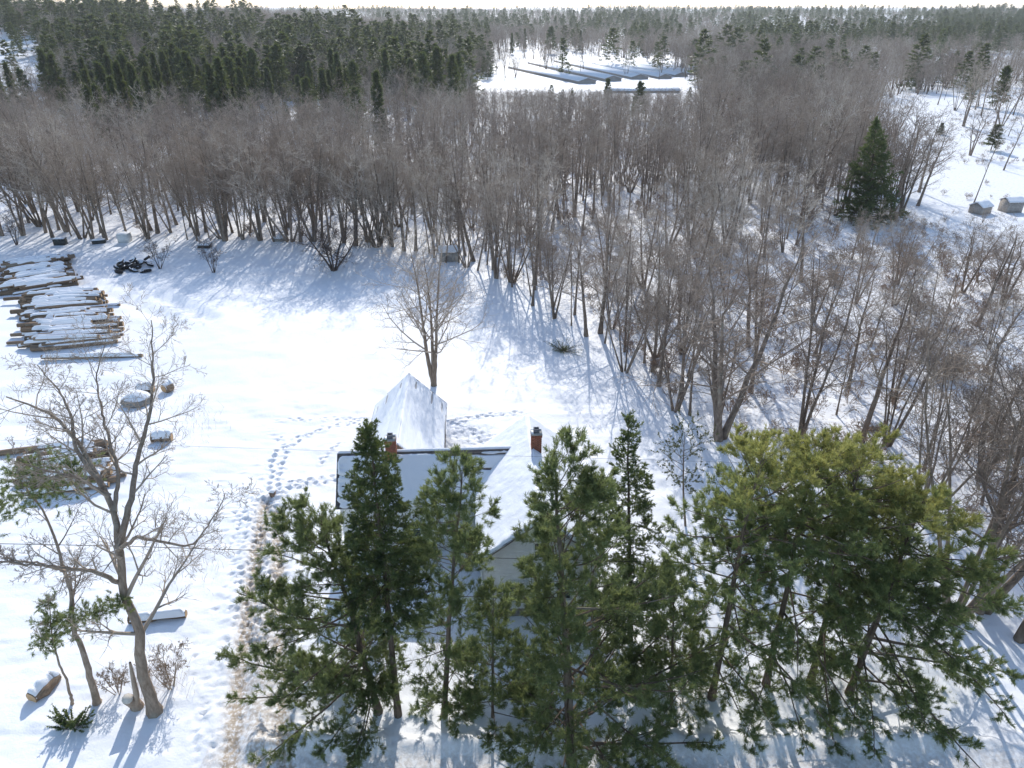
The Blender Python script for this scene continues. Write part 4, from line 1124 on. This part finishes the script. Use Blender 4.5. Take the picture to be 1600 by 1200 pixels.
def pile(p0, p1, az, length, layers, r, label, group, fill=1.0, jit=.5):
    p0 = np.asarray(p0); p1 = np.asarray(p1); d = p1-p0; L = np.linalg.norm(d[:2]); n = int(L/(2.05*r)); u = d/L
    for ly in range(layers):
        for k in range(n-ly):
            if ly == layers-1 and rl_.random() > fill: continue
            rr = r*rl_.uniform(.65, 1.3); c = p0+u*((k+.5+.5*ly)*2.05*r)
            off = rl_.normal(0, jit); dirv = np.array([math.cos(az), math.sin(az), 0])
            pos = c+dirv*off; pos[2] = gz(pos[0], pos[1])+r*.85+ly*r*1.66+rl_.normal(0, .03)
            ln = length*(rl_.uniform(.8, 1.1) if ly < layers-1 else rl_.uniform(.5, 1.05))
            side = k == 0 or k == n-ly-1
            log(pos, az+rl_.normal(0, .02 if ly < layers-1 else .06)+(math.pi if rl_.random() < .5 else 0), ln, rr, label % ('topmost layer' if ly == layers-1 else 'lower layer' if ly == 0 else 'middle layer'), group, rl_,
                snow=(ly == layers-1 or rl_.random() < .55), el=rl_.normal(0, .01))
a0 = ground(110, 545); a1 = ground(100, 462)
pile(a0, a1, math.radians(12), 8.0, 3, .21, 'snow-capped log in the %s of the nearer big wood pile at left', 'logs of the nearer big wood pile', .8, .6)
a0 = ground(62, 455); a1 = ground(58, 408)
pile(a0, a1, math.radians(30), 7.0, 3, .22, 'snow-capped log in the %s of the farther big wood pile at left', 'logs of the farther big wood pile', .7, .6)
a0 = ground(118, 772); a1 = ground(108, 702)
pile(a0, a1, math.radians(14), 5.6, 2, .24, 'snow-capped log in the %s of the small wood pile behind the crooked tree', 'logs of the small wood pile', .6, .4)
def one(px, py, az, ln, r, lab, name='log', snow=True, lift=.8, el=0):
    p = gp(px, py); p[2] += r*lift; return log(p, math.radians(az), ln, r, lab, None, rl_, snow, el, name, 'log', .96)
one(145, 560, 2, 9.5, .20, 'long snow-covered timber lying in front of the nearer big wood pile', 'timber')
one(75, 705, 14, 6.5, .22, 'long bare brown log on top edge of the small wood pile', snow=False, lift=1.1)
one(255, 690, 8, 1.5, .36, 'short thick log with flat snow cap right of the small wood pile')
one(228, 610, 10, 1.4, .38, 'thick log section behind the crooked tree top, left of the round one')
one(263, 608, 60, .8, .36, 'round log section at the right of the thick log behind the crooked tree')
one(248, 968, 8, 3.0, .24, 'snow-covered log lying alone beside the crooked trunk')
o = one(72, 1078, 72, 1.5, .30, 'cut log with orange end facing the road in the left corner')
# stump beside the crooked tree
b = gp(212, 1105); st_ = thing('tree_stump', 'sawn tilted stump stub leaning out beside the crooked tree', 'stump', b)
g = Geo(); e0 = atY(199, 1092, 22.5)-b; e0[2] = max(e0[2], .75)
g.tubes(np.array([[(.15, 0, -.2), (.0, 0, .35), tuple(e0)]]), np.array([[.32, .28, .25]]), 10); obj('trunk', g.mesh('stump', True), M['bark_tan'], st_)
dv = nrm(e0-np.array([0, 0, .35])); g = Geo(); g.tubes(np.array([[tuple(e0-dv*.02), tuple(e0+dv*.012)]]), np.array([[.245, .24]]), 12, True); obj('cut_face', g.mesh('cut_face'), M['cut_pale'], st_)
g = Geo(); q0 = atY(213, 1085, 22.7)-b; q1 = atY(203, 1035, 23.0)-b
g.tubes(np.array([[tuple(q0*.3), tuple(q0), tuple((q0+q1)/2), tuple(q1)]]), np.array([[.17, .14, .11, .06]]), 8); obj('snag', g.mesh('snag', True), M['bark_tan'], st_)

# ------------------------------------------------------------------ tyre heap
tor = Geo(); a = np.arange(16)*6.283/16; c = np.arange(8)*6.283/8
V = np.stack([((.27+.085*np.cos(c))[None, :]*np.cos(a)[:, None]), ((.27+.085*np.cos(c))[None, :]*np.sin(a)[:, None]), np.tile(.10*np.sin(c), (16, 1))], -1).reshape(-1, 3)
I = np.arange(128).reshape(16, 8); q = np.stack([I, np.roll(I, -1, 0), np.roll(np.roll(I, -1, 0), -1, 1), np.roll(I, -1, 1)], -1).reshape(-1, 4)
tor.add(V, [q]); tyre_me = tor.mesh('tyre', True); tyre_me.materials.append(M['dark'])
sn = Geo(); rad = np.array([0, .16, .26, .31]); hh = np.array([.05, .06, .12, .085])
V = np.stack([(rad[None, :]*np.cos(a)[:, None]), (rad[None, :]*np.sin(a)[:, None]), np.tile(hh, (16, 1))], -1).reshape(-1, 3)
I = np.arange(64).reshape(16, 4); q = np.stack([I[:, :-1], np.roll(I, -1, 0)[:, :-1], np.roll(I, -1, 0)[:, 1:], I[:, 1:]], -1).reshape(-1, 4)
sn.add(V, [q[:, ::-1].copy()]); tsn = sn.mesh('tyre_snow', True); tsn.materials.append(M['snow'])
rt = np.random.default_rng(5)
for k in range(34):
    lay = 0 if k < 17 else 1 if k < 28 else 2
    px = rt.uniform(184, 244) if lay == 0 else rt.uniform(188, 236); py = rt.uniform(411, 428) if lay == 0 else rt.uniform(412, 424)
    p = gp(px, py); p[2] += .18+lay*.36+rt.uniform(0, .1)
    o = tag(obj('tyre', tyre_me), 'black tyre with snow in it in the heap below the tree line', 'tyre', 'tyres in the snowy heap'); o.location = p
    o.rotation_euler = (rt.normal(0, .35), rt.normal(0, .35), rt.uniform(0, 6)); s = rt.uniform(1.0, 1.4); o.scale = (s, s, s*1.2)
    if rt.random() < .75: obj('snow', tsn, None, o)

# ------------------------------------------------------------------ small huts, boxes, stones
def hut(px, py, w, d, h, rise, rz, lab, wallm, name='small_hut', axis_x=True):
    b = gp(px, py); o = thing(name, lab, 'hut', b, rz); g = Geo()
    g.prism([(-w/2, -d/2, -.15), (-w/2, d/2, -.15), (-w/2, d/2, h), (-w/2, 0, h+rise), (-w/2, -d/2, h)], (w, 0, 0)); obj('wall', g.mesh('hut_wall'), M[wallm], o)
    bs = Geo(); n = int(w/.2)
    for k in range(n): bs.box(-w/2+k*w/n+.006, -w/2+(k+1)*w/n-.006, -d/2-.022, -d/2-.002, -.1, h-.02)
    obj('board_siding', bs.mesh('board_siding'), M[wallm], o)
    dr = Geo(); dr.box(w/2+.002, w/2+.03, -.3*d, .3*d, -.1, h*.85); obj('door', dr.mesh('door'), M['board'], o)
    for sy in (-1, 1):
        r_ = roof_slope(o, (-w/2-.15, 0, h+rise+.03), (w/2+.15, 0, h+rise+.03), (-w/2-.15, sy*(d/2+.15), h-.08), M['metalroof'], .05, .4)
        snow_slope(r_, (-w/2-.15, 0, h+rise+.03), (w/2+.15, 0, h+rise+.03), (-w/2-.15, sy*(d/2+.15), h-.08), .09 if name != 'small_hut' else .03, px, 0, (0, 0), .03, .7, .15)
    return o
hut(702, 405, 2.5, 1.8, 1.35, .55, .12, 'little weathered plank hut at the field edge below the wood', 'silver')
hut(1530, 332, 2.6, 2.2, 1.2, .6, .5, 'left one of two pale snow-roofed huts at the right edge', 'silver', 'pale_hut')
hut(1577, 330, 2.6, 2.2, 1.8, .5, .1, 'right, taller one of two pale huts at the right edge', 'silver', 'pale_hut')
def crate(px, py, w, d, h, mat, lab, name, cat):
    b = gp(px, py); o = thing(name, lab, cat, b, rs.normal(0, .3)); g = Geo(); g.box(-w/2, w/2, -d/2, d/2, -.05, h); obj('body', g.mesh('body'), M[mat], o)
    r_ = Geo(); r_.box(-w/2-.03, w/2+.03, -d/2-.03, d/2+.03, h, h+.05); obj('lid', r_.mesh('lid'), M[mat], o)
    nu = 8; s = np.linspace(-.5, .5, nu+1); X, Y = np.meshgrid(s*w, s*d); Z = h+.05+.16*(1-(2*X/w)**4)*(1-(2*Y/d)**4)+.01
    I = np.arange((nu+1)**2).reshape(nu+1, nu+1); g = Geo(); g.add(np.stack([X, Y, Z], -1).reshape(-1, 3), [np.stack([I[:-1, :-1], I[:-1, 1:], I[1:, 1:], I[1:, :-1]], -1).reshape(-1, 4)])
    obj('snow', g.mesh('snow', True), M['snow'], o); return o
crate(95, 381, 1.5, 1.0, .9, 'iron', 'black snow-topped box at the left end of the tree line', 'metal_box', 'box')
crate(155, 379, 1.7, .9, .45, 'iron', 'low black snow-topped box below the leaning trees at left', 'metal_box', 'box')
crate(196, 377, 1.5, 1.3, 1.2, 'pale', 'pale snow-topped tank box at the foot of the left tree line', 'tank_box', 'box')
crate(320, 386, 1.6, .9, .35, 'iron', 'low dark snow-topped box above the lone bare shrub', 'metal_box', 'box')
crate(427, 777, .34, .28, .28, 'board', 'tiny brown box on the trampled snow at the driveway end', 'small_box', 'box')
def stone(px, py, r, lab, seed):
    rng = np.random.default_rng(seed); nu, nv = 12, 8; th = np.arange(nu)*6.283/nu; ph = np.linspace(-1.2, 1.5, nv)
    rad = r*(1+.25*fbm(np.cos(th)[None, :]*2+seed+0*ph[:, None], np.sin(th)[None, :]*2+ph[:, None]*1.3, seed, 2))
    V = np.stack([rad*np.cos(ph)[:, None]*np.cos(th)*1.3, rad*np.cos(ph)[:, None]*np.sin(th), rad*np.sin(ph)[:, None]*.75], -1).reshape(-1, 3)
    I = np.arange(nu*nv).reshape(nv, nu); q = np.stack([I[:-1], np.roll(I, -1, 1)[:-1], np.roll(I, -1, 1)[1:], I[1:]], -1).reshape(-1, 4)
    g = Geo(); g.add(V, [q, I[-1][None, :].copy()]); b = gp(px, py); b[2] += r*.3
    o = tag(obj('boulder', g.mesh('boulder', True), M['stone'], None, b), lab, 'stone')
    cap = V.reshape(nv, nu, 3)[nv-4:]*np.array([1.0, 1.0, 1.12])+[0, 0, .02]; I = np.arange(4*nu).reshape(4, nu)
    g = Geo(); g.add(cap.reshape(-1, 3), [np.stack([I[:-1], np.roll(I, -1, 1)[:-1], np.roll(I, -1, 1)[1:], I[1:]], -1).reshape(-1, 4), I[-1][None, :].copy()])
    obj('snow', g.mesh('snow', True), M['snow'], o)
stone(437, 376, .75, 'grey snow-capped boulder at the tree line left of the apple tree', 3)
stone(1360, 668, .6, 'grey boulder between bare stems on the right-hand slope', 4)
stone(215, 628, .95, 'large snow-covered boulder behind the crown of the crooked tree', 6)

# ------------------------------------------------------------------ long farm sheds far behind the wood
def long_shed(pa, pb, w, lab):
    pa = np.asarray(pa); pb = np.asarray(pb); d = pb-pa; L = np.linalg.norm(d[:2]); az = math.atan2(d[1], d[0]); z = max(float(hill(*(pa[:2]+(pb-pa)[:2]*f))) for f in np.linspace(0, 1, 9))
    o = thing('long_shed', lab, 'shed', (pa[0], pa[1], z), az, 'long low farm sheds'); h, rise = .8, .95
    g = Geo(); g.prism([(0, -w/2, -3), (0, w/2, -3), (0, w/2, h), (0, 0, h+rise), (0, -w/2, h)], (L, 0, 0)); obj('wall', g.mesh('shed_wall'), M['silver'], o)
    for sy in (-1, 1):
        r_ = Geo(); r_.prism([(-.3, 0, h+rise+.05), (-.3, sy*(w/2+.5), h-.25), (-.3, sy*(w/2+.5), h-.1), (-.3, 0, h+rise+.2)], (L+.6, 0, 0)); ro = obj('roof_slope', r_.mesh('shed_roof'), M['metalroof'], o)
        s = Geo(); s.prism([(-.2, 0, h+rise+.22), (-.2, sy*(w/2+.4), h-.05), (-.2, sy*(w/2+.4), h+.06), (-.2, 0, h+rise+.36)], (L+.4, 0, 0)); obj('snow', s.mesh('shed_snow'), M['snow'], ro)
    return o
def flat(px, py): q = ground(px, py); return q
D0 = (flat(805, 106), flat(918, 131)); D1 = (flat(835, 99), flat(958, 127)); D2 = (flat(875, 96), flat(1000, 124))
for k, (p, q) in enumerate((D0, D1, D2)):
    long_shed(p, q, 8.0, ['nearest left', 'second from left', 'third from left'][k]+' long snow-roofed farm shed beyond the wood')
dirD = D2[1]-D2[0]
for k in range(6):
    off = np.array([12.0*(k+1), 3.2*(k+1), 0]); long_shed(D2[0]+off-dirD*.10, D2[1]+off-dirD*.07*k, 6.5, '%s long pale farm shed right of the three bright ones' % ['first', 'second', 'third', 'fourth', 'fifth', 'sixth'][k])
long_shed(flat(948, 143), flat(1058, 143), 9.0, 'crosswise long snow-roofed shed in front of the farm sheds')

# ------------------------------------------------------------------ overhead wires
def cable(pts, r, lab):
    A = np.array(pts); t = np.linspace(0, 1, 40); Q = np.stack([np.interp(t, np.linspace(0, 1, len(A)), A[:, k]) for k in range(3)], 1)
    Q[:, 2] -= .9*4*t*(1-t)*0+0; g = Geo(); g.tubes(Q[None], np.full((1, 40), r), 5); tag(obj('utility_wire', g.mesh('utility_wire'), M['wire']), lab, 'wire')
cable([atY(-500, 840, 25.6), atY(180, 853, 25.6), atY(780, 872, 25.6), atY(1600, 893, 25.6), atY(2200, 905, 25.6)], .016, 'lower black overhead wire crossing in front of the farmhouse')
cable([atY(-500, 672, 32.0), atY(200, 694, 32.0), atY(560, 706, 32.0), atY(1000, 718, 32.0), atY(1700, 740, 32.0)], .006, 'thin upper overhead wire above the farmhouse roof')

# ------------------------------------------------------------------ small plants in the snow
b = gp(115, 1138); o = thing('evergreen_bush', 'low dark evergreen bush poking through snow at bottom left', 'bush', b)
rngB = np.random.default_rng(44); n = 70
e = rngB.normal(0, 1, (n, 3))*np.array([.55, .32, .0]); e[:, 2] = rngB.uniform(.2, .95, n)
Q = np.stack([e*np.array([.3, .3, 0]), e*np.array([.7, .7, .6]), e], 1); g = Geo(); g.tubes(Q, np.tile([.014, .01, .005], (n, 1)), 3); obj('stems', g.mesh('stems'), M['bark_pine'], o)
p, d, ix = sample_on(rngB, Q, 9, .35); f = Geo(); tone = []; needles(f, rngB, p, d, 5, .11, .05, 1.1, rngB.random(n)[ix], tone)
obj('foliage', f.mesh('foliage', False, {'tone': np.concatenate(tone)}), M['spruce'], o)
for px, py, H, lab in ((268, 1075, 2.4, 'bare twiggy suckers at the right foot of the crooked tree'), (185, 1085, 1.6, 'dry bare twigs between the crooked tree and its slimmer neighbour')):
    b = gp(px, py); tm, cm = bare_meshes('sucker', px, 'shrub', H, 1); o = thing('bare_shrub', lab, 'shrub', b); obj('stems', tm, M['brush'], o); obj('crown', cm, M['brush'], o)
b = gp(880, 548); o = thing('fallen_bough', 'fallen spruce bough lying on the snow below the wood edge', 'branch', b)
rngF = np.random.default_rng(46); n = 60; e = rngF.normal(0, 1, (n, 3))*np.array([1.1, .8, 0]); e[:, 2] = rngF.uniform(.1, 1.0, n)
Q = np.stack([e*.1, e*.6, e], 1); g = Geo(); g.tubes(Q, np.tile([.02, .012, .006], (n, 1)), 3); obj('stems', g.mesh('stems'), M['bark_pine'], o)
p, d, ix = sample_on(rngF, Q, 8, .3); f = Geo(); tone = []; needles(f, rngF, p, d, 3, .16, .03, .6, rngF.random(n)[ix], tone)
obj('foliage', f.mesh('foliage', False, {'tone': np.concatenate(tone)}), M['spruce'], o)
# dry weed stalks in the snow
g = Geo(); rd = np.random.default_rng(48); st0 = []
for (cx, cy, rx, ry, n) in ((285, 880, 60, 40, 150), (240, 1060, 60, 50, 200), (60, 640, 60, 40, 60), (300, 660, 40, 40, 130), (690, 1020, 60, 60, 220), (640, 930, 40, 60, 150), (1430, 1000, 80, 60, 220), (960, 640, 60, 30, 40), (180, 545, 40, 15, 60)):
    for _ in range(n):
        p = gp(rd.normal(cx, rx*.5), rd.normal(cy, ry*.5)); d = np.array([rd.normal(0, .35), rd.normal(0, .35), 1.0]); l = rd.uniform(.2, .7)
        st0.append([p-[0, 0, .05], p+d*l*.5, p+d*l+rd.normal(0, .05, 3)])
g.tubes(np.array(st0), np.tile([.008, .006, .003], (len(st0), 1)), 3)
stuff(tag(obj('dry_weeds', g.mesh('dry_weeds'), M['weed']), 'thin dry weed stalks sticking out of the snow', 'weeds'))
# ------------------------------------------------------------------ haze in the cold air
HAZE = 0.00013
g = Geo(); g.box(-6500, 6500, -1200, 9500, -14, 66)
hz = stuff(tag(obj('haze', g.mesh('haze')), 'thin pale winter haze in the air over the whole view', 'haze'))
hm = bpy.data.materials.new('haze'); hm.use_nodes = True; hm.node_tree.nodes.clear()
ho = hm.node_tree.nodes.new('ShaderNodeOutputMaterial'); hv_ = hm.node_tree.nodes.new('ShaderNodeVolumePrincipled')
hv_.inputs['Color'].default_value = (.86, .90, .96, 1); hv_.inputs['Density'].default_value = HAZE; hv_.inputs['Anisotropy'].default_value = .3
hm.node_tree.links.new(hv_.outputs[0], ho.inputs['Volume']); hz.data.materials.append(hm)
